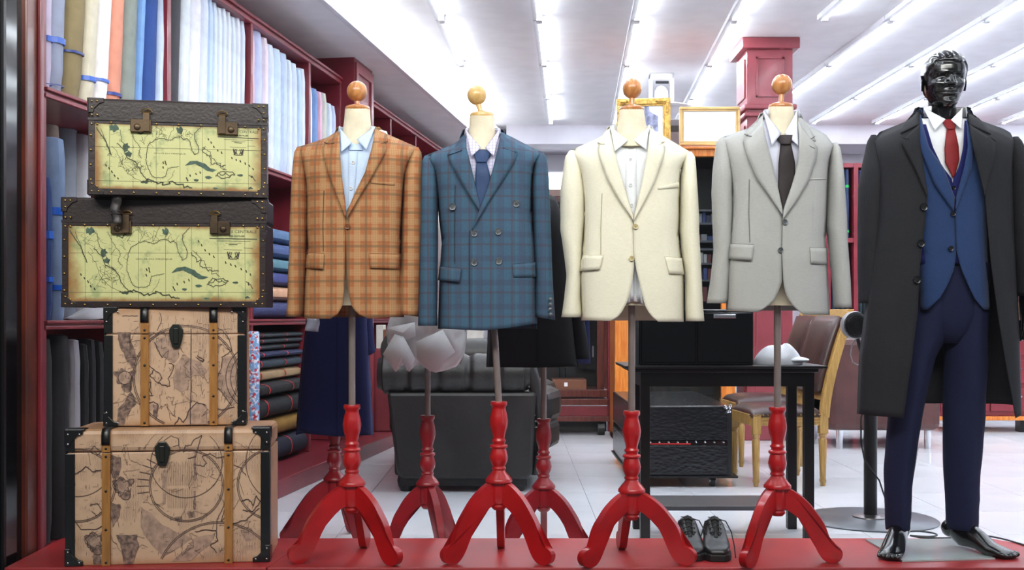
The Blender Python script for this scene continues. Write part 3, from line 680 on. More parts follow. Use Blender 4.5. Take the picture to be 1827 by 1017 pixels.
    for v in bm.verts: v.co.x = max(-W/2+.003, min(W/2-.003, v.co.x)); v.co.z = max(.003, min(H-.017, v.co.z))
    for q in (tints, dark):
        for v in q.verts: v.co.x = max(-W/2+.003, min(W/2-.003, v.co.x)); v.co.z = max(.003, min(H-.017, v.co.z))
    obj('engraved_lines', bm, ink2, r, smooth=False); obj('engraved_tint', tints, tint2, r, smooth=False); obj('engraved_shading', dark, tint3, r, smooth=False)
    e = .028 if big else .026
    bm = B()
    for s_ in (-1, 1):
        xa, xb = sorted((s_*(W/2-e), s_*(W/2+.004))); box(bm, xa, xb, -.006, .002, .0, lidz-.004); box(bm, xa, xb, -.006, .002, lidz+.004, H-(.03 if big else .0))
        xa, xb = sorted((s_*(W/2), s_*(W/2+.005))); box(bm, xa, xb, -.004, .03, 0, H-.02)
    obj('edge_binding', bm, blacktrim, r, smooth=False, bevel=.0015)
    bm = B(); a = .062 if big else .05
    for s_ in (-1, 1):
        for zc, sz in ((0, -1), (H, 1)): corner(bm, s_*(W/2+.006), zc+(.003 if sz > 0 else 0), s_, sz, a, .010, W, D, 0)
        for z0, z1 in ((0, a*.8), (H-a*.6, H+.003)):
            xa, xb = sorted((s_*(W/2-.001), s_*(W/2+.006))); box(bm, xa, xb, -.006, a, z0, z1)
        xa, xb = sorted((s_*(W/2+.006), s_*(W/2-a))); box(bm, xa, xb, -.008, a*.8, H-.001, H+.004)
    obj('corner_guards', bm, blacktrim, r, smooth=False, bevel=.004)
    st = B(); pts = []
    for q in slats:
        x = q*W
        obj('slat', bx(x-.0145, x+.0145, -.012, .0, .0, lidz-.002), slatw, r, smooth=False, bevel=.001)
        obj('slat', bx(x-.0145, x+.0145, -.013, .0, lidz+.002, H-.012), slatw, r, smooth=False, bevel=.001)
        bm = B(); P = [[(x+xx*.9, yy, zz_) for xx in (-.016, 0, .016)] for yy, zz_ in ((.10, H+.003), (.02, H+.004), (-.006, H+.002), (-.016, H-.012), (-.018, H-.04), (-.016, H-.052))]
        grid(bm, P); obj('strap_end', bm, blacktrim, r, solid=.004, off=0)
        for z in (lidz+.014, lidz-.014, lidz*.66, lidz*.32, .012): pts.append((x, z))
    studs(st, pts, .005, -.0135)
    obj('rivets', st, mat('dark_iron', (46, 42, 42), .4, metal=.6, var=.1), r, kind='stuff')
    st = B(); pts = []
    for s_ in (-1, 1):
        for z in (.012, .05, H-.015, H-.05): pts.append((s_*(W/2-.006), z))
        pts.append((s_*(W/2-.045), .012)); pts.append((s_*(W/2-.045), H-.015))
    studs(st, pts, .004, -.0105); obj('corner_rivets', st, steel, r, kind='stuff')
    bm = B(); xk = -.02 if big else .003
    q = 1 if big else .95
    prism(bm, [(xk-.012*q, lidz+.036), (xk-.026*q, lidz+.016), (xk-.026*q, lidz+.002), (xk-.022*q, lidz-.022), (xk-.013*q, lidz-.05), (xk+.013*q, lidz-.05), (xk+.022*q, lidz-.022), (xk+.026*q, lidz+.002), (xk+.026*q, lidz+.016), (xk+.012*q, lidz+.036)], -.014, -.002)
    lk = obj('lock_plate', bm, mat('lock_green_black', (40, 42, 36), .35, metal=.4, var=.2), r, smooth=False, bevel=.003)
    obj('hasp', bx(xk-.009, xk+.009, -.020, -.013, lidz-.036, lidz+.022), lk.data.materials[0], lk, smooth=False, bevel=.003)
    return r
parch_trunk('square parchment map trunk with two wooden slats, third down the stack', (PX(313.5, 0, 4.08).x, 4.08, T2z), math.radians(8), .492, .428, .18, .333, (-.218, .275), 31, False)
parch_trunk('large parchment map trunk with two wooden slats at the bottom of the stack', (PX(301, 0, 3.99).x, 3.99, T1z), math.radians(6), .700, .480, .32, .40, (-.305, .30), 57, True)

# ================================================================== GARMENTS
class Gar:
    """body surface of one garment from its silhouette; columns are image columns, rows image rows, depth is real"""
    def __init__(s, D, XL, XR, top, df=.115, db=.10, hem=None, e=3.3, wr=1.0, seed=0, gh=55):
        s.D, s.XL, s.XR, s.top, s.df, s.db, s.e, s.wr, s.seed, s.gh = D, XL, XR, top, df, db, e, wr, seed, gh
        s.hem = hem; s.k = D/F0
    def dep(s, x, y, back=False):
        l, r = sm(s.XL, y), sm(s.XR, y); xc, hw = (l+r)/2, (r-l)/2
        t = min(1, abs((x-xc)/hw)); p = (1-t**s.e)**(1/s.e)
        u = (y-interp(s.top, x))/s.gh; u = max(0, min(1, u)); g = math.sqrt(max(0, 1-(1-u)**2))
        d = (s.db if back else s.df)
        if isinstance(d, list): d = interp(d, y)
        d *= p*g
        if not back: d += s.wr*(.0035*nz(x*.018+s.seed, y*.012, s.seed)+.0012*nz(x*.05, y*.04, s.seed+4))*g
        return d
    def pt(s, x, y, off=0, back=False):
        d = s.dep(x, y, back); Y = s.D+d+off if back else s.D-d-off
        return Vector(((x-913.5)*(Y if not back else s.D)/F0, Y, EYE+(HZ-y)*(Y if not back else s.D)/F0))
def gpanel(g, name, m, parent, L, R, y0, y1, nu=14, nv=40, off=0, back=False, thick=.003, jit=None):
    """panel between column curves L(y), R(y); top follows the shoulder line"""
    P = []
    for j in range(nv+1):
        v = j/nv; row = []
        for i in range(nu+1):
            u = i/nu; y = y1+(y0-y1)*v
            for _ in range(8):
                x = interp(L, y)*(1-u)+interp(R, y)*u
                tp = max(interp(g.top, x), y0); hm = interp(g.hem, x) if g.hem else y1
                hm = min(hm, y1); y = hm+(tp-hm)*v
            q = g.pt(x, y, off, back)
            if jit: q += jit(x, y, u, v)
            row.append(q)
        P.append(row)
    bm = B(); grid(bm, P if not back else [r[::-1] for r in P])
    return obj(name, bm, m, parent, wspace=True, solid=thick, off=0 if not back else 0, ang=60)
def gpatch(g, name, m, parent, A, Bp, off=.006, nu=5, nv=20, thick=.003, lift=None, bev=0):
    """patch between polyline A and polyline B (image points) lying on the garment front"""
    a, b = resample(A, nv+1), resample(Bp, nv+1); P = []
    for j in range(nv+1):
        row = []
        for i in range(nu+1):
            u = i/nu; x = a[j][0]*(1-u)+b[j][0]*u; y = a[j][1]*(1-u)+b[j][1]*u
            row.append(g.pt(x, y, off+(lift(u, j/nv) if lift else 0)))
        P.append(row)
    bm = B(); grid(bm, P); return obj(name, bm, m, parent, wspace=True, solid=thick, off=0, ang=50)
def sleeve(g, m, parent, outer, inner, y0, y1, ry0=.062, ry1=.045, fwd=.0, lining=None, name='sleeve', fold=1, skew=0):
    y0 += 3
    rings = []; N = 34; n = 22
    def sec(v, k=1.0, dz=0):
        y = y0+(y1-y0)*v; xo, xi = interp(outer, y), interp(inner, y); xc, rx = (xo+xi)/2, abs(xi-xo)/2*k
        ry = (ry0+(ry1-ry0)*v)*min(1, math.sqrt(max(.01, min(1, v*4.5))))*k
        Yc = g.D-.01-fwd*v; out = []
        for i in range(n):
            a = 2*math.pi*i/n; yy = Yc+ry*math.sin(a)
            f = 1+fold*(.05*nz(math.cos(a)*1.3+g.seed, v*7, math.sin(a)+xo*.01)+.03*nz(a, v*16, g.seed))
            X = (xc+rx*math.cos(a)*f-913.5)*g.D/F0; out.append(Vector((X, Yc+(yy-Yc)*f, EYE+(HZ-y)*g.D/F0+dz+skew*math.cos(a)*v)))
        return out
    for j in range(N+1): rings.append(sec(j/N))
    bm = B(); loft(bm, rings, True, False); so = obj(name, bm, m, parent, wspace=True, solid=.003, off=-1, ang=60)
    if lining:
        bm = B(); loft(bm, [sec(1, .93, .004), sec(1, .9, .012), sec(.93, .85)], False, True); obj('cuff_lining', bm, lining, parent, wspace=True)
    return so
def button(g, m, parent, x, y, r=.0095, off=.009, name='button'):
    c = g.pt(x, y, off); bm = B(); n = 14
    prof = [(0.001, .0), (r*.6, .0), (r*.7, -.0012), (r*.95, -.0018), (r, 0), (r, .003)]
    loft(bm, [[(c.x+q*math.cos(2*math.pi*i/n), c.y+d, c.z+q*math.sin(2*math.pi*i/n)) for i in range(n)] for q, d in prof])
    bmesh.ops.recalc_face_normals(bm, faces=bm.faces[:])
    for k in range(4):
        a = math.pi/4+k*math.pi/2; box(bm, c.x+.0028*math.cos(a)-.0008, c.x+.0028*math.cos(a)+.0008, c.y-.0012, c.y, c.z+.0028*math.sin(a)-.0008, c.z+.0028*math.sin(a)+.0008, 1)
    return obj(name, bm, [m, mat('button_hole', (30, 26, 24), .8, var=0)], parent, wspace=True)
def seam(g, m, parent, pts, off=.004, w=.0011, name='seam'):
    bm = B(); tube(bm, [g.pt(x, y, off) for x, y in resample(pts, max(4, int(len(pts)*4)))], w, 5); return obj(name, bm, m, parent, wspace=True)
def mirror(pts, c): return [(2*c-x, y) for x, y in pts]

def lapel_lift(u, v): return .004*math.sin(math.pi*min(1, u*1.0))+.004*u
def jacket(c):
    g = Gar(c['D'], c['XL'], c['XR'], c['top'], c.get('df', .115), c.get('db', .1), c.get('hem'), seed=c.get('seed', 0), wr=c.get('wr', 1))
    r = thing(c.get('name', 'suit_jacket'), c['label'], c.get('cat', 'jacket'), c['root'], 0, c.get('group')); m = c['m']; dk = c['lin']
    y0, y1 = c['ytop'], c['ybot']
    gpanel(g, 'front_panel', m, r, c['XL'], c['eL'], y0, y1, off=c.get('offL', 0))
    gpanel(g, 'front_panel', m, r, c['eR'], c['XR'], y0, y1, off=c.get('offR', .004))
    gb = Gar(c['D'], c['XL'], c['XR'], c['top'], g.df, g.db, None)
    gpanel(gb, 'back_panel', c.get('bm', m), r, c['XL'], c['XR'], y0-4, y1-c.get('backup', 3), nu=24, back=True)
    for s in c.get('sleeves', ()):
        sleeve(g, m, r, s['o'], s['i'], s['y0'], s['y1'], lining=dk, fwd=s.get('f', .0), skew=s.get('sk', 0), ry0=s.get('r0', .062), ry1=s.get('r1', .045))
    if 'lap' in c:
        (la, lb), (ra, rb) = c['lap']
        if c.get('db_'): 
            gpatch(g, 'lapel', m, r, la, lb, .008, lift=lapel_lift); gpatch(g, 'lapel', m, r, ra, rb, .013, lift=lapel_lift)
        else:
            gpatch(g, 'lapel', m, r, la, lb, .009, lift=lapel_lift); gpatch(g, 'lapel', m, r, ra, rb, .012, lift=lapel_lift)
        for a, b in c['col']: gpatch(g, 'collar', m, r, a, b, .0085, lift=lambda u, v: .003*u, nv=10)
        # back of the collar round the neck
        nl, nr, ny = c['neck']; k = g.D/F0; bm = B(); P = []
        cxn = (nl+nr)/2; rn_ = (nr-nl)/2*k
        for q, (dy, rr) in enumerate(((-2, 0), (-9, .0), (-7, .010), (8, .022))):
            P.append([Vector(((cxn-913.5)*k+(rn_+rr)*math.cos(a), g.D-.0+(rn_+rr)*.95*math.sin(a), EYE+(HZ-(ny+dy))*k+.012*math.sin(a))) for a in [math.pi*i/18 for i in range(19)]])
        grid(bm, P); obj('collar_back', bm, m, r, wspace=True, solid=.003, off=0)
    for (A, Bb) in c.get('flaps', ()):
        gpatch(g, 'pocket_flap', m, r, A, Bb, .009, nu=4, nv=10, thick=.0035, lift=lambda u, v: .003*u)
        seam(g, c['sm'], r, A, .0085, .0018, 'pocket_seam')
    for p in c.get('seams', ()): seam(g, c['sm'], r, p, .0015+c.get('so', .003))
    for p in c.get('notch', ()): seam(g, c['sm'], r, p, .019, .0014, 'notch')
    for p in c.get('welts', ()): gpatch(g, 'breast_welt', m, r, [p[0], p[1]], [p[3], p[2]], .0065, nu=2, nv=8)
    for b in c.get('btn', ()): button(g, c['bt'], r, *b[:2], off=.012 if len(b) < 3 else b[2], r=c.get('br', .0095))
    return r, g
def drape(x, y, u, v): return Vector((0, 0, 0))
def shirt(c, g0, label, m, root, L, R, y0, y1, leafs, btn=(), bt=None, placket=None, name='dress_shirt', extra=None, band=None):
    g = g0; r = thing(name, label, 'shirt', root)
    gpatch(g, 'shirt_front', m, r, [(L, y0), (L, y1)], [(R, y0), (R, y1)], -.013, nu=16, nv=30)
    if placket: gpatch(g, 'placket', m, r, placket[0], placket[1], -.0095, nu=3, nv=30, thick=.002)
    if band: gpatch(g, 'collar_band', m, r, band[0], band[1], -.004, nu=3, nv=10, thick=.002)
    for lf in leafs: # ((top x,y),(centre),(point)) depths absolute from D
        (T, Cn, Pt) = lf; nn = 10; P = []
        k = lambda x, y, Y: Vector(((x-913.5)*Y/F0, Y, EYE+(HZ-y)*Y/F0))
        dT, dC, dP = .045, g.dep(Cn[0], Cn[1]+8)*.35+.062, max(.085, g.dep(Pt[0], Pt[1])+.012)
        for j in range(nn+1):
            v = j/nn; row = []
            ax, ay, ad = T[0]+(Cn[0]-T[0])*v, T[1]+(Cn[1]-T[1])*v, dT+(dC-dT)*(v**.7)
            bx_, by_, bd = T[0]+(Pt[0]-T[0])*v, T[1]+1+(Pt[1]-T[1]-1)*v, dT+(dP-dT)*(v**.8)
            for i in range(7):
                u = i/6; row.append(k(ax+(bx_-ax)*u, ay+(by_-ay)*u, g.D-(ad+(bd-ad)*u+.005*math.sin(math.pi*u))))
            P.append(row)
        bm = B(); grid(bm, P); obj('collar_leaf', bm, m, r, wspace=True, solid=.0025, off=0)
    # collar stand behind the neck
    T0, T1 = leafs[0][0], leafs[1][0]; kk = g.D/F0; cxn = (T0[0]+T1[0])/2; rn_ = (T1[0]-T0[0])/2*kk; bm = B(); P = []
    for dy, rr in ((18, .003), (1, -.001), (0, .001), (12, .005)):
        P.append([Vector(((cxn-913.5)*kk+(rn_+rr)*math.cos(a), g.D-.02+(rn_+rr)*math.sin(a), EYE+(HZ-((T0[1]+T1[1])/2+dy))*kk+.006*math.sin(a))) for a in [-.5+(math.pi+1.0)*i/22 for i in range(23)]])
    grid(bm, P); obj('collar_stand', bm, m, r, wspace=True, solid=.002, off=0)
    for b in btn: button(g, bt, r, b[0], b[1], r=.0062, off=-.006)
    return r
def necktie(g, label, m, root, knot, blade, off=.004):
    r = thing('necktie', label, 'tie', root)
    (a, b, cc_, d) = knot
    gpatch(g, 'knot', m, r, [a, d], [b, cc_], off+.004, nu=8, nv=10, thick=.008, lift=lambda u, v: .007*math.sin(math.pi*u))
    gpatch(g, 'blade', m, r, blade[0], blade[1], off, nu=8, nv=24, thick=.005, lift=lambda u, v: .004*math.sin(math.pi*u))
    return r

# ---- fabrics
P1 = .0615
orange_plaid = cloth('orange_plaid_wool', (172, 110, 70), [(0, P1, .012, .022, (186, 150, 108), .7), (2, P1, .01, .022, (186, 150, 108), .6), (0, P1, .043, .009, (92, 90, 72), .6), (2, P1, .04, .009, (92, 90, 72), .6),
    (0, P1, .028, .003, (150, 52, 28), .3), (2, P1, .026, .003, (150, 52, 28), .3), (0, .006, 0, .0025, (150, 92, 50), .35), (2, .006, 0, .0025, (150, 92, 50), .3)])
blue_plaid = cloth('teal_windowpane_wool', (64, 94, 116), [(0, .075, .01, .022, (66, 74, 96), .5), (2, .085, .02, .020, (64, 70, 92), .5), (0, .075, .045, .007, (78, 60, 68), .55), (2, .085, .055, .007, (78, 60, 68), .5),
    (0, .0375, .0, .003, (50, 74, 92), .4), (0, .075, .03, .004, (74, 112, 128), .25)])
cream_linen = cloth('cream_linen', (230, 225, 203), (), slub=.03)
grey_wool = cloth('light_grey_wool', (172, 172, 168), (), slub=.03)
black_wool = cloth('black_wool', (17, 16, 19), ()); navy_wool = cloth('navy_wool', (26, 32, 78), (), slub=.05)
coat_wool = cloth('charcoal_herringbone', (36, 36, 39), [(0, .006, 0, .003, (44, 44, 48), .25)], slub=.1)
blue_suit = cloth('royal_blue_wool', (36, 58, 98), (), slub=.06, sheen=.1); navy_vest = cloth('deep_blue_vest', (22, 26, 84), (), slub=.05); navy_trs = cloth('navy_trouser_wool', (24, 28, 58), (), slub=.06)
sky_shirt = cloth('sky_blue_cotton', (196, 214, 238), (), slub=.03); check_shirt = cloth('lilac_check_cotton', (214, 212, 230), [(0, .012, 0, .0022, (150, 140, 196), .6), (2, .012, 0, .0022, (150, 140, 196), .5)], slub=.01)
white_shirt = cloth('white_cotton_shirt', (232, 234, 236), (), slub=.02); lilac_shirt = cloth('pale_lilac_cotton', (214, 216, 230), (), slub=.02)
seam_o = mat('seam_orange', (96, 54, 30), .9, var=0); seam_b = mat('seam_blue', (22, 36, 50), .9, var=0); seam_c = mat('seam_cream', (176, 168, 140), .9, var=0); seam_g = mat('seam_grey', (84, 84, 84), .9, var=0); seam_k = mat('seam_black', (14, 14, 16), .9, var=0); seam_n = mat('seam_navy', (14, 26, 62), .9, var=0)
lin_dk = mat('dark_lining', (24, 20, 22), .6, var=.1)
b_brown = mat('brown_horn', (120, 70, 36), .35, var=.2, vs=80); b_grey = mat('grey_horn', (92, 96, 100), .3, var=.25, vs=90); b_cream = mat('cream_horn', (206, 188, 140), .3, var=.15, vs=90); b_white = mat('pearl', (236, 236, 238), .2, var=0); b_black = mat('black_horn', (16, 16, 18), .25, var=0)
DJ = 4.07

# ---- 1 orange plaid
R1 = tuple(PX(622, 0, 4.08)[:2])+(ZP,)
j1 = dict(D=DJ, root=R1, label='orange-brown plaid single-breasted jacket over a sky-blue shirt on a red stand', m=orange_plaid, lin=lin_dk, sm=seam_o, bt=b_brown, seed=1,
  XL=[(240,560),(262,530),(300,541),(340,547),(400,546),(450,549),(500,543),(560,541),(570,541)], XR=[(240,712),(262,746),(300,724),(350,720),(430,715),(480,716),(560,720),(570,720)],
  top=[(528,264),(560,254),(590,244),(606,232),(610,236),(637,248),(664,232),(668,229),(700,244),(746,264)], hem=[(540,568),(600,569),(630,570),(700,566),(722,563)], ytop=229, ybot=569,
  eL=[(229,607),(240,600),(300,604),(340,610),(378,617),(404,617),(520,614),(545,611),(558,605),(566,596),(569,590)], eR=[(229,667),(240,672),(300,655),(340,635),(378,619),(404,617),(500,619),(530,623),(548,628),(558,636),(566,648),(569,658)],
  lap=(([(606,238),(606,262),(609,310),(614,345),(617,378)],[(575,262),(577,280),(587,315),(601,350),(616,388)]), ([(668,238),(664,262),(651,310),(636,345),(619,376)],[(691,262),(686,275),(662,318),(642,350),(618,392)])),
  col=(([(607,231),(605,238),(606,262)],[(598,236),(585,246),(577,261)]), ([(668,229),(668,238),(665,262)],[(676,226),(691,240),(692,252)])), neck=(606,669,235),
  sleeves=(dict(o=[(261,534),(270,528),(300,525),(400,520),(500,517),(567,514)], i=[(261,538),(275,545),(300,547),(340,549),(400,548),(500,544),(567,541)], y0=261, y1=565, sk=0),
           dict(o=[(262,744),(272,751),(300,753),(400,754),(480,751),(530,748),(569,746)], i=[(262,740),(278,728),(320,722),(400,719),(470,717),(520,708),(562,701)], y0=262, y1=562, sk=-.006, r1=.05)),
  flaps=(([(545,451),(578,453)],[(541,478),(577,480)]), ([(658,453),(714,454)],[(660,478),(713,480)])), notch=([(578,254),(588,257),(596,255)],[(679,257),(686,255),(692,252)]), welts=([(661,322),(704,326),(704,331),(661,327)],),
  seams=([(578,340),(576,400),(577,448)],[(690,345),(688,400),(688,452)],[(617,405),(617,440),(616,500)]), btn=((620,404),))
r1, g1 = jacket(j1)
shirt(None, g1, 'sky-blue dress shirt with open collar under the orange plaid jacket', sky_shirt, R1, 598, 676, 236, 402,
  (((607,230),(628,255),(609,271)), ((669,226),(637,249),(654,268))), ((630,290),(626,336)), b_white, ([(621,262),(621,395)],[(640,262),(628,395)]), band=([(622,256),(623,268)],[(645,256),(647,268)]))
# ---- 2 teal double-breasted
R2 = tuple(PX(862, 0, 4.08)[:2])+(ZP,)
j2 = dict(D=DJ, root=R2, label='teal-blue windowpane double-breasted jacket with peaked lapels on a red stand', m=blue_plaid, lin=lin_dk, sm=seam_b, bt=b_grey, br=.0125, seed=5, db_=True,
  XL=[(255,800),(278,758),(300,775),(340,780),(393,784),(434,789),(484,785),(588,782)], XR=[(250,935),(271,968),(300,950),(384,949),(434,955),(475,957),(565,958),(588,958)],
  top=[(756,279),(790,266),(815,254),(832,240),(836,244),(862,262),(888,240),(893,236),(915,246),(945,262),(970,273)], hem=[(780,586),(840,589),(862,590),(900,586),(960,577)], ytop=236, ybot=590,
  eL=[(236,834),(250,826),(300,832),(340,845),(373,856),(420,905),(480,915),(590,918)], eR=[(236,892),(250,898),(300,884),(340,870),(372,856),(411,842),(412,838),(500,838),(590,839)], offR=.007, offL=-.003,
  lap=(([(831,244),(832,262),(840,295),(848,330),(857,366)],[(798,276),(802,288),(820,320),(838,350),(855,376)]), ([(893,240),(889,262),(880,300),(870,335),(856,374)],[(924,272),(917,290),(895,325),(872,360),(842,411)])),
  col=(([(832,239),(830,250),(831,268)],[(824,243),(812,262),(806,276)]), ([(893,236),(893,248),(890,268)],[(900,238),(908,258),(913,272)])), neck=(831,893,239),
  notch=([(799,277),(812,273),(824,268)],[(921,272),(908,268),(897,264)]), sleeves=(dict(o=[(277,760),(290,754),(321,752),(457,750),(583,748)], i=[(277,764),(296,778),(340,781),(411,781),(500,780),(583,779)], y0=277, y1=581),
           dict(o=[(270,966),(282,974),(321,978),(457,983),(520,986),(574,989)], i=[(270,962),(290,953),(340,950),(434,953),(500,955),(566,954)], y0=270, y1=568, sk=-.006)),
  flaps=(([(785,476),(823,479)],[(782,500),(820,503)]), ([(914,472),(957,468)],[(916,494),(957,494)])),
  seams=([(812,330),(811,400),(811,470)],[(925,330),(930,400),(932,470)],[(838,412),(838,500),(840,588)],[(895,340),(930,332)]), btn=((807,369,.010),(921,363),(846,416),(889,413),(846,468),(890,466)))
r2, g2 = jacket(j2)
for i in range(4): 
    c = PX(982, 534+i*9, 4.0); bm = B(); ball(bm, c, .0075, (1, .5, 1), 12, 6); obj('cuff_button', bm, b_grey, r2, wspace=True)
shirt(None, g2, 'lilac checked shirt under the teal double-breasted jacket', check_shirt, R2, 826, 900, 243, 400,
  (((831,232),(858,264),(841,279)), ((892,230),(866,264),(881,279))), (), None)
necktie(g2, 'dark blue necktie on the lilac checked shirt', cloth('navy_silk', (44, 66, 104), (), rough=.45), R2, ((843,268),(877,268),(868,290),(850,290)), ([(850,288),(848,320),(849,350),(852,372)],[(868,288),(876,320),(874,345),(862,372)]))
# ---- 3 cream
R3 = tuple(PX(1126, 0, 4.06)[:2])+(ZP,)
j3 = dict(D=DJ-.01, root=R3, label='cream linen two-button jacket over a white shirt on a red stand', m=cream_linen, lin=lin_dk, sm=seam_c, bt=b_cream, seed=9, bm=cream_linen,
  XL=[(245,1055),(268,1018),(300,1034),(340,1040),(384,1042),(444,1039),(495,1034),(573,1038)], XR=[(245,1198),(271,1231),(300,1214),(340,1212),(389,1212),(426,1210),(486,1219),(575,1219)],
  top=[(1014,271),(1045,257),(1070,246),(1088,230),(1092,236),(1124,250),(1154,236),(1159,229),(1185,244),(1215,262),(1234,273)], hem=[(1036,571),(1093,573),(1124,574),(1170,574),(1220,574)], ytop=229, ybot=575,
  eL=[(229,1090),(245,1086),(300,1092),(340,1108),(391,1128),(408,1130),(440,1132),(477,1131),(510,1127),(537,1120),(556,1110),(568,1100),(574,1088)], eR=[(229,1157),(245,1164),(300,1156),(340,1142),(391,1131),(408,1130),(454,1131),(480,1135),(510,1142),(546,1151),(560,1159),(570,1168),(575,1176)],
  lap=(([(1089,236),(1095,262),(1104,300),(1116,340),(1129,384)],[(1066,262),(1069,280),(1084,320),(1104,356),(1130,393)]), ([(1159,236),(1157,262),(1150,300),(1142,340),(1132,384)],[(1187,262),(1184,280),(1168,325),(1150,360),(1131,394)])),
  col=(([(1089,229),(1088,242),(1092,258)],[(1081,234),(1070,248),(1066,256)]), ([(1159,228),(1160,242),(1158,258)],[(1167,233),(1180,248),(1185,254)])), neck=(1089,1159,234),
  sleeves=(dict(o=[(268,1018),(280,1010),(338,1001),(407,1001),(440,1005),(491,1012),(530,1008),(567,1002)], i=[(268,1022),(288,1036),(340,1041),(389,1041),(440,1037),(500,1035),(530,1034),(569,1037)], y0=268, y1=566, r1=.04),
           dict(o=[(270,1231),(282,1238),(338,1242),(454,1247),(520,1250),(578,1254)], i=[(270,1227),(292,1217),(340,1214),(410,1213),(440,1216),(486,1222),(520,1223),(572,1224)], y0=270, y1=573, r1=.04)),
  flaps=(([(1040,456),(1076,456)],[(1033,484),(1070,480)]), ([(1186,458),(1217,461)],[(1194,488),(1221,490)])), notch=([(1067,254),(1072,257),(1079,257)],[(1176,258),(1181,256),(1186,253)]), welts=([(1173,334),(1211,325),(1212,335),(1174,338)],),
  seams=([(1074,345),(1072,400),(1072,454)],[(1196,352),(1194,400),(1194,456)],[(1130,405),(1131,440)]), btn=((1134,404),(1127,461,.008)))
r3, g3 = jacket(j3)
s3 = shirt(None, g3, 'white dress shirt with open collar under the cream jacket, its tails showing below', white_shirt, R3, 1084, 1164, 240, 405,
  (((1089,226),(1120,251),(1097,270)), ((1158,226),(1130,250),(1153,267))), ((1125,285),(1125,330),(1127,366)), b_white, ([(1116,256),(1116,400)],[(1136,256),(1136,400)]), band=([(1112,249),(1114,260)],[(1138,249),(1140,260)]))
tl = s3
P = [[g3.pt(x, y, -.03+.012*math.sin(x*.5)) for x in range(1106, 1158, 4)] for y in [410+i*8 for i in range(0, 15)]]
P.append([g3.pt(x, 548-10*abs(math.sin((x-1106)*.062)), -.03+.014*math.sin(x*.5)) for x in range(1106, 1158, 4)])
bm = B(); grid(bm, P); obj('shirt_tail', bm, white_shirt, tl, wspace=True, solid=.002)
# ---- 4 grey
R4 = tuple(PX(1389, 0, 4.07)[:2])+(ZP,)
j4 = dict(D=DJ, root=R4, label='light grey wool two-button jacket with dark tie on the rightmost red stand', m=grey_wool, lin=lin_dk, sm=seam_g, bt=b_grey, seed=14,
  XL=[(225,1320),(245,1288),(280,1298),(320,1304),(356,1306),(422,1302),(488,1297),(556,1296)], XR=[(230,1460),(254,1490),(290,1478),(384,1475),(427,1472),(479,1476),(561,1480)],
  top=[(1284,247),(1315,236),(1345,226),(1362,206),(1366,212),(1392,232),(1417,212),(1423,206),(1450,228),(1475,242),(1492,256)], hem=[(1294,555),(1349,557),(1392,560),(1430,562),(1482,562)], ytop=205, ybot=562,
  eL=[(205,1363),(225,1358),(280,1370),(330,1383),(379,1394),(395,1396),(450,1396),(502,1395),(520,1389),(535,1382),(547,1369),(556,1352)], eR=[(205,1422),(225,1428),(280,1425),(330,1412),(379,1397),(395,1396),(450,1395),(507,1398),(525,1402),(540,1410),(551,1420),(561,1434)],
  lap=(([(1362,216),(1366,245),(1378,290),(1387,330),(1396,374)],[(1326,250),(1332,275),(1350,318),(1373,350),(1396,384)]), ([(1423,216),(1426,245),(1424,290),(1413,330),(1398,374)],[(1459,264),(1457,285),(1442,325),(1422,358),(1397,392)])),
  col=(([(1362,205),(1360,222),(1364,244)],[(1352,213),(1336,228),(1329,240)]), ([(1423,206),(1425,222),(1426,246)],[(1432,214),(1446,232),(1456,252)])), neck=(1361,1424,210),
  sleeves=(dict(o=[(244,1288),(256,1278),(300,1273),(346,1270),(450,1274),(500,1268),(540,1262)], i=[(244,1292),(266,1302),(320,1305),(356,1305),(422,1303),(490,1301),(545,1296)], y0=244, y1=541, r1=.04),
           dict(o=[(254,1490),(266,1496),(309,1501),(400,1507),(450,1510),(550,1516)], i=[(254,1486),(276,1480),(330,1477),(403,1475),(480,1483),(552,1489)], y0=254, y1=549, r1=.04)),
  flaps=(([(1303,435),(1345,437)],[(1299,462),(1342,464)]), ([(1445,442),(1475,443)],[(1447,470),(1476,472)])), notch=([(1328,239),(1333,242),(1341,243)],[(1446,248),(1450,246),(1454,243)],[(1444,260),(1449,263),(1454,265)]), welts=([(1440,319),(1473,318),(1473,320),(1440,321)],),
  seams=([(1337,320),(1336,380),(1338,432)],[(1452,330),(1450,380),(1450,440)],[(1396,396),(1395,450),(1396,498)],[(1399,395),(1409,394)],[(1399,446),(1409,445)]), btn=((1401,396),(1393,446,.008)), backup=8)
r4, g4 = jacket(j4)
shirt(None, g4, 'white shirt with dark tie under the light grey jacket', lilac_shirt, R4, 1354, 1430, 214, 398,
  (((1362,198),(1394,238),(1377,260)), ((1422,198),(1400,238),(1424,260))), (), None)
necktie(g4, 'blackish brown necktie hanging inside the light grey jacket', cloth('black_brown_silk', (46, 38, 38), (), rough=.5), R4, ((1384,242),(1414,242),(1410,258),(1394,258)), ([(1393,257),(1389,290),(1388,335),(1398,376)],[(1411,257),(1418,290),(1419,320),(1400,378)]))
b = thing('fabric_scrap', 'small white cloth pad sitting on the right shoulder of the orange plaid jacket', 'cloth', tuple(PX(681, 240, 4.06)))
bm = B(); ball(bm, (0, 0, 0), .022, (1.0, .8, .75)); 
for v in bm.verts: v.co += Vector((.004*nz(v.co.x*60, v.co.y*60, 1), 0, .004*nz(v.co.x*50, v.co.z*60, 2)))
o_ = obj('pad', bm, white_shirt, b)

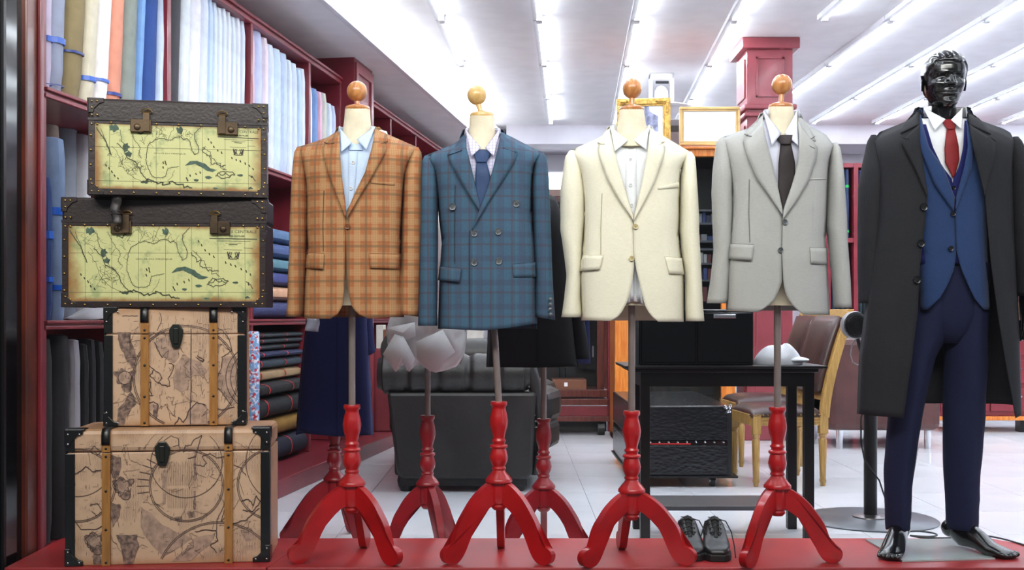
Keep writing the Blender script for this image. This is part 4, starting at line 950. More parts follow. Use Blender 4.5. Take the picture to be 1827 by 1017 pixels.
# ================================================================== STANDS
def leg_bm(R, a, thick=.028, dz=0):
    """cabriole board leg, profile in (r,z), direction angle a"""
    out = [(.022,.300),(.040,.299),(.068,.277),(.093,.250),(.113,.222),(.130,.191),(.146,.162),(.158,.132),(.167,.102),(.174,.076),(.180,.067),(.192,.064),(.204,.057),(.212,.046),(.214,.033),(.210,.018),(.202,.008),(.189,.002),(.174,.001),(.158,.006),
           (.145,.018),(.134,.036),(.126,.053),(.116,.078),(.104,.105),(.091,.132),(.076,.156),(.060,.178),(.043,.197),(.022,.212)]
    sm_ = []; N_ = len(out)
    for i in range(N_):
        p0, p1, p2, p3 = out[max(0, i-1)], out[i], out[(i+1) % N_], out[min(i+2, N_-1)]
        for q in ((0, .5) if i < N_-1 else (0,)):
            sm_.append(tuple(.5*(2*p1[c]+(p2[c]-p0[c])*q+(2*p0[c]-5*p1[c]+4*p2[c]-p3[c])*q*q+(3*p1[c]-p0[c]-3*p2[c]+p3[c])*q**3) for c in (0, 1)))
    out = sm_
    k = R/.211; bm = B(); ca, sa = math.cos(a), math.sin(a); pts = []
    for p in out:
        q = (p[0]*k, max(0, p[1])+dz)
        if not pts or math.dist(q, pts[-1]) > .0012: pts.append(q)
    n = len(pts); A = []; Bv = []
    for r_, z in pts:
        A.append(bm.verts.new((r_*ca-thick/2*sa, r_*sa+thick/2*ca, z))); Bv.append(bm.verts.new((r_*ca+thick/2*sa, r_*sa-thick/2*ca, z)))
    fa = bm.faces.new(A); fb = bm.faces.new(Bv[::-1])
    for i in range(n): bm.faces.new((A[i], Bv[i], Bv[(i+1) % n], A[(i+1) % n]))
    bmesh.ops.triangulate(bm, faces=[fa, fb]); bmesh.ops.recalc_face_normals(bm, faces=bm.faces[:]); return bm
def turned(bm, zt):   # zt = top of hub above foot
    # heights measured down from the hub top
    prof = [(.010,0),(.029,0),(.031,-.006),(.030,-.014),(.0245,-.020),(.025,-.028),(.031,-.050),(.034,-.072),(.031,-.095),(.024,-.118),(.0215,-.130),(.0215,-.136),(.026,-.140),(.026,-.146),(.0225,-.149),(.0225,-.155),
            (.031,-.158),(.033,-.163),(.031,-.168),(.026,-.171),(.030,-.186),(.0335,-.202),(.031,-.218),(.024,-.232),(.0225,-.236),(.026,-.240),(.026,-.246),(.023,-.249),(.028,-.258),(.036,-.267),(.045,-.278),(.049,-.283),(.049,-.292),(.030,-.293)]
    lathe(bm, [(r, zt+z) for r, z in prof]); return bm
def stand(label, px, D, floorz, hub_y, redm, a0, R, pole_top, neck=None, ballm=None, tilt=0, grp=None):
    X = (px-913.5)*D/F0; r = thing('dress_form_stand', label, 'dress form', (X, D, floorz), 0)
    k = D/F0; zt = EYE+(HZ-hub_y)*k-floorz
    bm = turned(B(), zt); obj('turned_column', bm, redm, r, ang=70)
    bm = B(); hw = .029; n = 6
    lathe(bm, [(.005, zt-.395), (.020, zt-.393), (.027, zt-.386), (.029, zt-.380), (.025, zt-.374), (.031, zt-.368), (.034, zt-.355), (.033, zt-.293), (.01, zt-.292)], n=12)
    obj('hub', bm, redm, r, ang=30)
    ztop = zt-.293
    s = (ztop-.0)/.325
    for i in range(3):
        bm = leg_bm(R, a0+i*2*math.pi/3)
        for v in bm.verts:
            if v.co.z > .12: v.co.z = .12+(v.co.z-.12)*((ztop-.12)/(.300-.12))
        o = obj('leg', bm, redm, r, smooth=True, ang=35)
        for q in o.data.polygons:
            if len(q.vertices) == 3: q.use_smooth = False
    zp = EYE+(HZ-pole_top)*k-floorz
    bm = tube(B(), [(0, 0, zt-.004), (tilt, 0, zp)], .0125, 14); obj('pole', bm, polem, r)
    bm = tube(B(), [(tilt*.7, 0, zt+(zp-zt)*.6), (tilt, 0, zp)], .009, 14); obj('inner_pole', bm, steel, r)
    return r, X, k
def dress_top(r, X, D, k, floorz, ncx, nw0, nw1, ny0, ny1, bx_, by_, br_, ballm):
    toX = lambda px: (px-913.5)*k-X; toZ = lambda py: EYE+(HZ-py)*k-floorz
    rings = []
    for v in [i/10 for i in range(11)]:
        y = ny0+(ny1-ny0)*v; hw = (nw0+(nw1-nw0)*v**1.5)*k/2*1.0; e = 1+.0*v
        rings.append([(toX(ncx)+hw*math.cos(a), -.0-.012*v+hw*(.95+.1*v)*math.sin(a), toZ(y)) for a in [2*math.pi*i/24 for i in range(24)]])
    bm = B(); loft(bm, rings); bmesh.ops.recalc_face_normals(bm, faces=bm.faces[:]); obj('neck', bm, cream, r, ang=60)
    hw = nw0*k/2; cxx = toX(ncx)
    prof = [(.005, toZ(ny0)-.004), (hw*.96, toZ(ny0)-.004), (hw*1.0, toZ(ny0)+.004), (hw*.92, toZ(ny0)+.011), (hw*.5, toZ(ny0)+.017), (.012, toZ(ny0)+.02), (.009, toZ(ny0)+.03), (.0095, toZ(by_)-br_*k*.85), (.004, toZ(by_)-br_*k*.5)]
    # cap disc then stem
    obj('neck_cap', lathe(B(), prof[:6]+[(.002, toZ(ny0)+.02)], cxx, 0, 28), ballm, r)
    tp = toX(bx_)
    obj('finial_stem', tube(B(), [(cxx, 0, toZ(ny0)+.012), (cxx*.7+tp*.3, 0, toZ(ny0)+.022), (tp, 0, toZ(by_)-br_*k*.6)], [.013, .009, .011], 16), ballm, r)
    bm = B(); ball(bm, (tp, 0, toZ(by_)), br_*k, (1, 1, 1.03), 32, 20); obj('finial', bm, ballm, r)
def torso(r, g, X, D, floorz, y0, y1, shrink=10):
    rings = []
    for j in range(15):
        y = y0+(y1-y0)*j/14; l, q = interp(g.XL, y)+shrink, interp(g.XR, y)-shrink
        k = g.D/F0; xc, hw = ((l+q)/2-913.5)*k-X, (q-l)/2*k; tp = min(1, (j+.4)/2.5)
        rings.append([(xc+hw*math.cos(a)*(.45+.55*tp), g.D-D+.07*math.sin(a)*tp, EYE+(HZ-y)*k-floorz) for a in [2*math.pi*i/24 for i in range(24)]])
    bm = B(); loft(bm, rings); bmesh.ops.recalc_face_normals(bm, faces=bm.faces[:]); obj('torso', bm, cream, r, ang=70)
FRONT = [('red tripod dress form with orange ball finial under the orange plaid jacket', 628, 4.08, 722, math.radians(84), .232, (638, 45, 64, 196, 272), (637, 163, 18), ballo, 0, g1),
         ('red tripod dress form with pale ball finial under the teal double-breasted jacket', 890, 4.075, 716, math.radians(88), .226, (860, 44, 58, 208, 276), (851, 170, 17.2), bally, -.022, g2),
         ('red tripod dress form with orange ball finial under the cream jacket', 1127, 4.05, 733, math.radians(95), .236, (1127, 45, 70, 197, 266), (1128, 158, 17.5), ballo, 0, g3),
         ('red tripod dress form with orange ball finial under the light grey jacket', 1387, 4.06, 726, math.radians(105), .224, (1393, 44, 62, 192, 262), (1395, 151, 18), ballo, 0, g4)]
for lab, px, D, hy, a0, R, nk, bl, bm_, tl_, g in FRONT:
    r, X, k = stand(lab, px, D, ZP, hy, red, a0, R, 540, tilt=tl_)
    dress_top(r, X, D, k, ZP, nk[0], nk[1], nk[2], nk[3], nk[4], bl[0], bl[1], bl[2], bm_)
    torso(r, g, X, D, ZP, nk[4]-8, 545)
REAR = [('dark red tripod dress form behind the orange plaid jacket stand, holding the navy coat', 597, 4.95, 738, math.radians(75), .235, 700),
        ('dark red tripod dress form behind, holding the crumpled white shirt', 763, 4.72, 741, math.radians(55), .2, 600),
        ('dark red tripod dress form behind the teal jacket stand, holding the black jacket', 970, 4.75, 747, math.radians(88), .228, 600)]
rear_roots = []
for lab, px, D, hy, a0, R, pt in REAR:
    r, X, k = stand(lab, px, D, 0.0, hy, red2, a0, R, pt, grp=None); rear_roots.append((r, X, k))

# ---- rear garments
gR = tuple(PX(970, 0, 4.75)[:2])+(0,)
j5 = dict(D=4.75, root=gR, label='black jacket on the rear stand between teal and cream jackets', m=black_wool, lin=lin_dk, sm=seam_k, bt=b_black, seed=21, df=.13,
  XL=[(350,890),(400,880),(500,878),(560,872),(655,868)], XR=[(350,990),(400,1010),(500,1015),(560,1022),(655,1032)], top=[(880,366),(920,350),(945,335),(990,352),(1020,372)], hem=[(868,655),(960,656),(1032,654)], ytop=335, ybot=656,
  eL=[(335,940),(420,965),(656,962)], eR=[(335,948),(420,958),(656,958)],
  sleeves=(dict(o=[(366,1002),(385,1018),(450,1030),(560,1040),(650,1052)], i=[(366,996),(390,996),(450,1004),(560,1012),(650,1024)], y0=366, y1=640),))
r5, g5 = jacket(j5); torso(rear_roots[2][0], g5, rear_roots[2][1], 4.75, 0, 350, 640)
gR = tuple(PX(597, 0, 4.95)[:2])+(0,)
j6 = dict(D=4.95, root=gR, name='overcoat', cat='coat', label='long navy coat on the rear stand behind the orange plaid jacket', m=navy_wool, lin=lin_dk, sm=seam_n, bt=b_black, seed=24, df=.13,
  XL=[(330,550),(400,548),(560,548),(650,538),(760,529),(780,529)], XR=[(330,650),(400,652),(560,656),(700,662),(778,666)], top=[(540,352),(570,342),(600,330),(630,342),(660,352)], hem=[(525,764),(550,774),(600,779),(640,777),(668,776)], ytop=330, ybot=779,
  eL=[(330,590),(420,606),(779,604)], eR=[(330,604),(420,602),(779,600)],
  sleeves=(dict(o=[(352,655),(372,664),(450,664),(560,663),(638,669)], i=[(352,650),(380,642),(450,640),(560,640),(640,640)], y0=352, y1=636, sk=.02),))
r6, g6 = jacket(j6); torso(rear_roots[0][0], g6, rear_roots[0][1], 4.95, 0, 345, 700)
gR = tuple(PX(763, 0, 4.72)[:2])+(0,)
g7 = Gar(4.72, [(340,700),(400,712),(500,705),(560,698),(600,690),(665,700)], [(340,800),(400,812),(500,815),(560,828),(600,833),(640,828),(665,812)], [(690,362),(720,350),(755,335),(790,350),(825,362)], .12, .1, [(690,640),(705,664),(722,648),(733,662),(748,648),(775,665),(800,660),(820,652),(832,630)], wr=6, seed=33)
r7 = thing('dress_shirt', 'crumpled white shirt bunched on the rear stand between plaid and teal jackets', 'shirt', gR)
def crump(x, y, u, v):
    f = max(0, min(1, (y-540)/60)); return Vector((.012*nz(x*.03, y*.03, 7)*f, -.05*abs(nz(x*.022+3, y*.02, 2))*f-.02*abs(nz(x*.06, y*.05, 5))*f, 0))
def facet(q): return q
gpanel(g7, 'shirt_front', white_shirt, r7, g7.XL, g7.XR, 335, 668, nu=30, nv=50, jit=crump, thick=.002)
g7b = Gar(4.72, g7.XL, g7.XR, g7.top, .12, .1, g7.hem)
gpanel(g7b, 'shirt_back', white_shirt, r7, g7.XL, g7.XR, 335, 655, nu=20, nv=20, back=True, thick=.002)
for (pts, yo) in (([(704,596),(683,632),(706,664),(719,640),(726,660),(731,664),(741,640),(720,600)], .03), ([(742,610),(790,588),(812,628),(768,664),(744,640)], .075), ([(690,585),(740,575),(742,600),(704,615)], .02)):
    bm = B(); c = sum((Vector(p+(0,)) for p in pts), Vector())/len(pts); Y0 = 4.72-.12-yo
    vc = bm.verts.new(PX(c.x, c.y, Y0-.012)); vs = [bm.verts.new(PX(x, y, Y0+.02*nz(x, y, 1))) for x, y in pts]
    for i in range(len(vs)): bm.faces.new((vc, vs[i], vs[(i+1) % len(vs)]))
    obj('shirt_fold', bm, white_shirt, r7, wspace=True, solid=.0015, ang=25)
torso(rear_roots[1][0], g7, rear_roots[1][1], 4.72, 0, 350, 560)
sl = thing('paper_tag', 'clear plastic tag hanging below the hem of the plaid jacket', 'tag', tuple(PX(556, 570, 4.3)))
bm = B(); P = [[(-.022+.05*u+.004*math.sin(v*5), .006*math.sin(u*5+v*3), .012-.055*v-.004*u) for u in (0, .25, .5, .75, 1)] for v in (0, .25, .5, .75, 1)]
grid(bm, P); obj('sheet', bm, mat('hazy_plastic', (170, 176, 196), .25, var=.05), sl, solid=.001)

# ================================================================== MANNEQUIN
DM = 4.22; KM = DM/F0
MX = (1690-913.5)*KM; MR = (MX, DM, ZP)
mq = thing('mannequin', 'glossy black male mannequin with sculpted hair wearing a charcoal overcoat', 'mannequin', MR)
def gz(a, c, s): return math.exp(-((a-c)/s)**2)
def head_bm():
    bm = B(); NU, NV = 120, 110; rows = []
    FT = [(-.107,.046),(-.102,.070),(-.094,.082),(-.084,.0855),(-.072,.0815),(-.066,.081),(-.056,.0855),(-.0515,.0845),(-.047,.087),(-.036,.0845),(-.024,.084),(-.01,.083),(.0,.0825),(.012,.0835),(.022,.0885),(.032,.0905),(.05,.0885),(.066,.083),(.08,.074),(.092,.058),(.1,.043),(.105,.026),(.1075,.004)]
    WT = [(-.107,.020),(-.102,.031),(-.094,.040),(-.080,.0505),(-.060,.0595),(-.040,.0645),(-.02,.0675),(.0,.070),(.03,.0735),(.055,.072),(.075,.0625),(.09,.049),(.1,.034),(.105,.021),(.1075,.004)]
    BT = [(-.107,.01),(-.094,.025),(-.08,.045),(-.05,.072),(-.02,.090),(.02,.102),(.05,.099),(.075,.083),(.09,.062),(.1,.041),(.105,.025),(.1075,.004)]
    for j in range(NV+1):
        z = .1075*math.cos(math.pi*j/NV); k_ = .0022
        f, w_, b_ = sm(FT, z, k_), sm(WT, z, k_*1.5), sm(BT, z, k_*1.5); row = []
        if j in (0, NV): f = w_ = b_ = .0005 if j == 0 else .012
        e = 2.35 if z > -.05 else 2.1
        for i in range(NU):
            az = 2*math.pi*i/NU; a = (az+math.pi) % (2*math.pi)-math.pi; aa = abs(a); ca, sa = math.cos(a), math.sin(a)
            x = math.copysign(abs(sa)**(2/e), sa)*w_; y = -math.copysign(abs(ca)**(2/e), ca)*(f if ca > 0 else b_)
            X = abs(x); d = 0.0
            if ca > 0:
                # nose: bridge to tip, wings
                if z > -.036: d += .024*gz(x, 0, .0075+.004*max(0, min(1, (.02-z)/.04)))*max(0, min(1, (.024-z)/.046))**.9*(1 if z > -.020 else math.exp(-((z+.020)/.0055)**2))
                d += .009*gz(X, .0135, .006)*gz(z, -.0185, .0065)
                d += .0045*gz(X, .027, .020)*gz(z, .0215, .0055)          # brow edge
                d -= .0125*gz(X, .030, .0145)*gz(z, .004, .0105)          # socket
                d += .0075*gz(X, .031, .0105)*gz(z, .0005, .0065)         # closed eye bulge
                d -= .0022*gz(X, .031, .0130)*gz(z, .0015, .0012)
                d += .0050*gz(X, .048, .016)*gz(z, -.018, .013)           # cheekbone
                d -= .0045*gz(X, .038, .014)*gz(z, -.045, .016)
                d += .0042*gz(x, 0, .017)*gz(z, -.0455, .0036)+.0055*gz(x, 0, .015)*gz(z, -.0560, .0042)
                d -= .0060*gz(x, 0, .022)*gz(z, -.0507, .0016)
                d -= .0030*gz(x, 0, .018)*gz(z, -.0665, .004)
                d += .0050*gz(x, 0, .015)*gz(z, -.087, .010)
                d -= .0016*gz(x, 0, .003)*gz(z, -.037, .006)
            # hair cap with a parting swept to one side
            if aa < .75: hl = .066-.010*gz(a, .45, .3)
            elif aa < 1.30: hl = .066-(aa-.75)/.55*.042
            elif aa < 1.52: hl = -.004
            else: hl = max(-.060, .004-(aa-1.52)*.10)
            hm = 1/(1+math.exp(-(z-hl)/.0013))
            wave = math.sin(x*260+z*90+2.2*nz(x*18, y*14, z*14))
            d += hm*(.0052+.0010*wave*(1 if z > .03 else .5)+.0060*gz(a, .25, .8)*gz(z, .086, .018)-.0035*gz(x, .028, .0022)*(1 if z > .055 and ca > -.3 else 0))
            if j in (0, NV): d = 0
            n_ = Vector((x/(w_+.01)**2, y/((f if ca > 0 else b_)+.01)**2, 0)); n_ = n_.normalized() if n_.length > 0 else Vector((0, -1, 0))
            up = max(0, (z-.075)/.035)
            n_ = (n_*(1-up*.8)+Vector((0, 0, up))).normalized()
            row.append(Vector((x, y, z))+n_*d)
        rows.append(row)
    loft(bm, rows, True, True)
    rings = []
    for v in [i/12 for i in range(13)]:
        z = -.050-.13*v; rr = .050+.004*v*v+.003*(1-v); rings.append([(rr*math.cos(a), .012+.014*v+rr*1.04*math.sin(a), z) for a in [2*math.pi*i/32 for i in range(32)]])
    loft(bm, rings)
    for s_ in (-1, 1):
        rg = []
        for i in range(13):
            v = i/12; z = .021-.058*v; w2 = .0155*(math.sin(math.pi*(.10+.82*v))**.6)*(1-.25*v); th = .0055
            rg.append([(s_*(.0705+.009*(1-.35*v)+th*math.sin(a)*.8-.004*math.cos(a)), .012+w2*math.cos(a)-.006*v, z) for a in [2*math.pi*k/14 for k in range(14)]])
        loft(bm, rg)
    bmesh.ops.recalc_face_normals(bm, faces=bm.faces[:]); return bm
hb = head_bm()
hc = PX(1684, 144.5, DM-.0)
bmesh.ops.transform(hb, matrix=Matrix.Translation(hc) @ Matrix.Rotation(math.radians(-3), 4, 'Z') @ Matrix.Rotation(math.radians(4), 4, 'X'), verts=hb.verts)
obj('head', hb, mannq, mq, wspace=True, ang=180)
def tap(pts, n=16):     # tapered limb: (x,y,z,rx,ry)
    return [[(x+rx*math.cos(a), y+ry*math.sin(a), z) for a in [2*math.pi*k/n for k in range(n)]] for x, y, z, rx, ry in pts]
def mpx(px, py, dy=0): return (px-913.5)*KM, DM+dy, EYE+(HZ-py)*KM
def limb(rows): # (px,py,halfw px,dy, ry)
    return [(*mpx(a, b, dy), hw*KM, ry) for a, b, hw, dy, ry in rows]
bm = B(); loft(bm, tap(limb([(1688,222,30,.02,.05),(1688,236,70,.02,.075),(1688,262,100,.02,.09),(1690,330,92,.02,.105),(1692,420,72,.02,.095),(1690,490,70,.02,.09),(1688,530,68,.02,.085)]), 24))
bmesh.ops.recalc_face_normals(bm, faces=bm.faces[:]); obj('torso', bm, mannq, mq, wspace=True)
def foot(ankle, heel, ball_, toe, nm='leg', up=()):
    """one continuous lower leg and foot down to the toes"""
    bm = B(); A, H, Bl, T = map(Vector, (ankle, heel, ball_, toe)); d = (T-H); d.z = 0; d.normalize(); sd = Vector((-d.y, d.x, 0))
    rings = []; n = 20
    for (c, rw, rl) in up: rings.append([Vector(c)+sd*rw*math.cos(a)+d*rl*math.sin(a) for a in [2*math.pi*k/n for k in range(n)]])
    rings.append([A+sd*.036*math.cos(a)+d*.042*math.sin(a)+Vector((0, 0, 0)) for a in [2*math.pi*k/n for k in range(n)]])
    def sect(c, fw, hw, hh, tilt):   # cross-section, plane tilting towards vertical
        out = []
        for k in range(n):
            a = 2*math.pi*k/n; v = math.sin(a)
            out.append(c+sd*hw*math.cos(a)+(d*math.cos(tilt)+Vector((0, 0, 1))*math.sin(tilt))*hh*v)
        return out
    m1 = A*.55+H*.45; 
    rings.append(sect(A*.6+H*.25+Bl*.15, 0, .034, .052, .55))
    rings.append(sect(A*.32+H*.30+Bl*.38+Vector((0,0,.006)), 0, .036, .052, .95))
    rings.append(sect(H*.30+Bl*.70+Vector((0,0,.028)), 0, .040, .036, 1.25))
    rings.append(sect(Bl+Vector((0,0,.020)), 0, .046, .026, 1.45))
    rings.append(sect(Bl*.5+T*.5+Vector((0,0,.015)), 0, .045, .018, 1.57))
    rings.append(sect(Bl*.22+T*.78+Vector((0,0,.012)), 0, .040, .014, 1.57))
    rings.append(sect(T*.93+Bl*.07+Vector((0,0,.010)), 0, .028, .010, 1.57))
    loft(bm, rings)
    ball(bm, H*.85+A*.15+Vector((0,0,.006)), .034, (.95, 1.0, 1.0))
    for i in range(5):
        off = (-.034+.017*i); ln = [.0, .012, .014, .008, -.004][i] if nm else 0
        c = T*.9+Bl*.1+sd*off*.95-d*(abs(off)*.35)+Vector((0, 0, .011)); r_ = [.0095,.0095,.010,.0105,.0135][i]
        bmesh.ops.create_uvsphere(bm, u_segments=12, v_segments=8, radius=1, matrix=Matrix.Translation(c) @ Matrix.Rotation(math.atan2(d.y, d.x), 4, 'Z') @ Matrix.Diagonal((r_*1.7, r_, r_*.9, 1)))
    bmesh.ops.recalc_face_normals(bm, faces=bm.faces[:]); obj('leg', bm, mannq, mq, wspace=True, ang=180)
kz = ZP+.003
foot(mpx(1608, 935, .03), (*mpx(1617, 955, .05)[:2], kz+.055), (1.392, 4.10, kz), (1.352, 4.035, kz), up=[(mpx(1620, 800, .02), .045, .05), (mpx(1612, 880, .03), .037, .042)])
foot(mpx(1712, 935, .03), (*mpx(1702, 952, .05)[:2], kz+.062), (1.765, 4.12, kz), (1.82, 4.06, kz), up=[(mpx(1722, 800, .02), .045, .05), (mpx(1716, 880, .03), .037, .042)])
gp = thing('base_plate', 'thin clear glass base plate lying under the black mannequin feet', 'plate', (1.55, 4.22, ZP))
bm = hprism(B(), [(1.389, 4.40), (1.399, 4.017), (1.75, 4.06), (1.744, 4.42)], ZP+.0005, ZP+.006)
obj('plate', bm, mat('greenish_glass_plate', (176, 184, 184), .06, var=0, spec=.8), gp, wspace=True, smooth=False)

def trouser():
    r = thing('suit_trousers', 'navy wool trousers worn by the black mannequin', 'trousers', MR)
    for side_ in (0, 1):
        if side_ == 0: o = [(470,1630),(560,1612),(640,1600),(740,1590),(833,1581),(900,1583),(944,1585)]; i = [(470,1700),(560,1698),(600,1690),(640,1668),(755,1644),(862,1630),(944,1625)]
        else: o = [(470,1765),(560,1764),(640,1763),(755,1759),(838,1752),(944,1747)]; i = [(470,1690),(560,1690),(600,1690),(640,1690),(755,1687),(833,1688),(900,1692),(944,1694)]
        rings = []; n = 30
        for j in range(46):
            v = j/45; y = 470+474*v; xo, xi = sm(o, y), sm(i, y); xc, hw = (xo+xi)/2, abs(xi-xo)/2
            ry = .118+(.058-.118)*min(1, v*1.3)+.004*v; out = []
            for k in range(n):
                a = 2*math.pi*k/n; c_, s_ = math.cos(a), math.sin(a)
                cr = .010*max(0, -s_)**24 if v > .15 else 0     # front crease
                f = 1+.035*nz(a*1.2, v*9, side_*5)+.03*nz(c_*2, v*22, side_+3)*(.4+.9*(v > .8))
                out.append(Vector(((xc+hw*c_*f-913.5)*KM, DM+.02+ry*s_*f-cr, EYE+(HZ-(y+(3 if s_ > 0 else 0)*v))*KM)))
            rings.append(out)
        bm = B(); loft(bm, rings, True, False); bmesh.ops.recalc_face_normals(bm, faces=bm.faces[:]); obj('trouser_leg', bm, navy_trs, r, wspace=True, solid=.003, off=-1, ang=60)
    bm = B(); loft(bm, tap(limb([(1697,462,64,.02,.120),(1697,500,68,.02,.124),(1696,560,66,.02,.120),(1694,590,50,.02,.100),(1692,612,22,.02,.075)]), 30)); bmesh.ops.recalc_face_normals(bm, faces=bm.faces[:]); obj('trouser_seat', bm, navy_trs, r, wspace=True, ang=70)
    return r
trouser()
# shirt, vest, blue jacket, coat on the mannequin
gs = Gar(DM, [(200,1600),(230,1585),(300,1600),(400,1622),(560,1618)], [(200,1770),(230,1790),(300,1778),(400,1755),(560,1760)], [(1585,240),(1625,222),(1648,204),(1690,214),(1722,204),(1750,222),(1790,240)], .105, .09, seed=40, wr=.6, gh=45)
sM = shirt(None, gs, 'white shirt with spread collar worn by the black mannequin', white_shirt, MR, 1640, 1726, 212, 350, (((1648,193),(1687,213),(1668,233)), ((1717,193),(1697,214),(1716,231))), (), None)
necktie(gs, 'brick-red necktie worn by the black mannequin', cloth('brick_red_silk', (134, 34, 36), [(0, .003, 0, .0012, (110, 26, 30), .5)], rough=.5), MR, ((1680,214),(1709,214),(1702,231),(1690,231)), ([(1689,229),(1685,265),(1686,290),(1700,316)],[(1703,229),(1710,262),(1711,285),(1702,316)]), off=-.002)
vr = thing('waistcoat', 'deep blue waistcoat worn under the blue suit jacket on the mannequin', 'waistcoat', MR)
gv = Gar(DM, gs.XL, gs.XR, gs.top, .112, .09, seed=41, wr=.6, gh=45)
gpatch(gv, 'front_panel', navy_vest, vr, [(1652,222),(1664,262),(1680,295),(1700,322),(1703,420),(1703,470)], [(1640,222),(1640,262),(1640,300),(1640,340),(1640,420),(1640,470)], .0, nu=8, nv=24)
gpatch(gv, 'front_panel', navy_vest, vr, [(1735,222),(1735,262),(1735,300),(1740,340),(1740,420),(1740,470)], [(1721,215),(1719,262),(1712,295),(1700,322),(1701,420),(1701,470)], .002, nu=8, nv=24)
for y in (335, 358): button(gv, b_black, vr, 1702, y, r=.007, off=.004)
XLb = [(200,1625),(240,1600),(300,1600),(400,1630),(553,1640)]; XRb = [(200,1745),(240,1775),(300,1775),(400,1764),(553,1766)]
topb = [(1600,246),(1625,225),(1641,204),(1644,206),(1690,216),(1722,205),(1728,212),(1775,246)]
jm = dict(D=DM, root=MR, label='royal blue suit jacket worn open-fronted under the charcoal overcoat', m=blue_suit, lin=navy_vest, sm=seam_n, bt=b_black, seed=44, df=.122, db=.095, wr=.8,
  XL=XLb, XR=XRb, top=topb, hem=[(1640,553),(1660,553),(1700,520),(1745,553),(1766,553)], ytop=205, ybot=553,
  eL=[(205,1643),(260,1654),(300,1672),(345,1692),(378,1703),(450,1706),(480,1702),(510,1690),(535,1675),(553,1655)], eR=[(205,1724),(260,1728),(300,1724),(345,1712),(378,1704),(450,1707),(480,1715),(510,1728),(535,1740),(553,1756)],
  lap=(([(1643,212),(1657,262),(1684,300),(1703,352)],[(1640,222),(1640,262),(1668,330),(1702,378)]), ([(1724,214),(1727,262),(1720,300),(1706,352)],[(1727,222),(1737,262),(1733,300),(1705,376)])),
  col=(([(1641,203),(1642,212),(1645,222)],[(1636,206),(1634,216),(1636,226)]), ([(1726,204),(1728,214),(1729,224)],[(1731,206),(1734,216),(1736,226)])), neck=(1643,1724,204), seams=([(1704,384),(1706,420),(1706,450)],), btn=((1701,381),(1697,443)))
jacket(jm)
cc_ = dict(D=DM, root=MR, name='overcoat', cat='coat', label='long charcoal wool overcoat hanging open on the black mannequin', m=coat_wool, lin=lin_dk, sm=seam_k, bt=b_black, br=.014, seed=50, df=.14, db=.12, wr=1.3,
  XL=[(215,1590),(250,1556),(300,1566),(400,1562),(540,1545),(640,1533),(745,1529)], XR=[(215,1785),(250,1812),(300,1808),(400,1810),(540,1816),(640,1820),(745,1822)],
  top=[(1554,242),(1590,228),(1622,215),(1640,198),(1644,202),(1690,216),(1722,204),(1727,203),(1755,218),(1790,230),(1814,244)], hem=[(1527,738),(1560,742),(1612,746),(1620,746),(1768,715),(1790,720),(1812,746),(1822,740)], ytop=197, ybot=746,
  eL=[(197,1641),(240,1640),(300,1648),(345,1655),(400,1650),(470,1642),(560,1637),(640,1627),(746,1612)], eR=[(197,1727),(240,1738),(300,1748),(345,1757),(470,1768),(560,1780),(640,1793),(746,1812)], offR=.002,
  lap=(([(1640,222),(1641,262),(1646,300),(1655,344)],[(1608,252),(1612,262),(1632,300),(1654,350)]), ([(1729,222),(1736,262),(1745,300),(1756,344)],[(1776,252),(1776,270),(1768,305),(1757,350)])),
  col=(([(1639,196),(1638,210),(1640,222)],[(1628,203),(1614,220),(1607,238)]), ([(1727,200),(1728,212),(1730,222)],[(1740,206),(1757,222),(1768,240)])), neck=(1640,1727,200),
  sleeves=(dict(o=[(240,1555),(254,1547),(300,1539),(340,1533),(440,1532),(540,1534)], i=[(240,1559),(262,1572),(340,1572),(440,1566),(541,1563)], y0=240, y1=541, r0=.07, r1=.062),
           dict(o=[(243,1812),(256,1820),(300,1828),(340,1836),(440,1842),(530,1846)], i=[(243,1808),(264,1798),(340,1800),(440,1806),(530,1814)], y0=243, y1=528, r0=.07, r1=.06)), notch=([(1606,240),(1612,246),(1622,248)],[(1777,252),(1768,246),(1760,246)]), btn=((1649,369),(1644,434),(1637,499)), backup=22)
rc, gc = jacket(cc_)
# right hand of the mannequin, half out of the cuff
bm = B(); w0 = Vector(mpx(1830, 524, -.0)); 
loft(bm, [[w0+Vector((rx*math.cos(a), ry*math.sin(a)-.0, z)) for a in [2*math.pi*k/16 for k in range(16)]] for rx, ry, z in ((.026,.03,.05),(.024,.028,.0),(.024,.036,-.03),(.020,.043,-.07),(.015,.042,-.10))])
for i in range(4):
    y = -.033+.022*i; L_ = [.062,.074,.078,.068][i]
    tube(bm, [w0+Vector((0, y, -.095)), w0+Vector((-.004, y, -.10-L_*.5)), w0+Vector((-.016, y+.002, -.10-L_))], [.0095, .0085, .0065], 10)
tube(bm, [w0+Vector((0, -.03, -.03)), w0+Vector((-.012, -.055, -.06)), w0+Vector((-.018, -.058, -.095))], [.012, .010, .008], 10)
obj('hand', bm, mannq, mq, wspace=True)

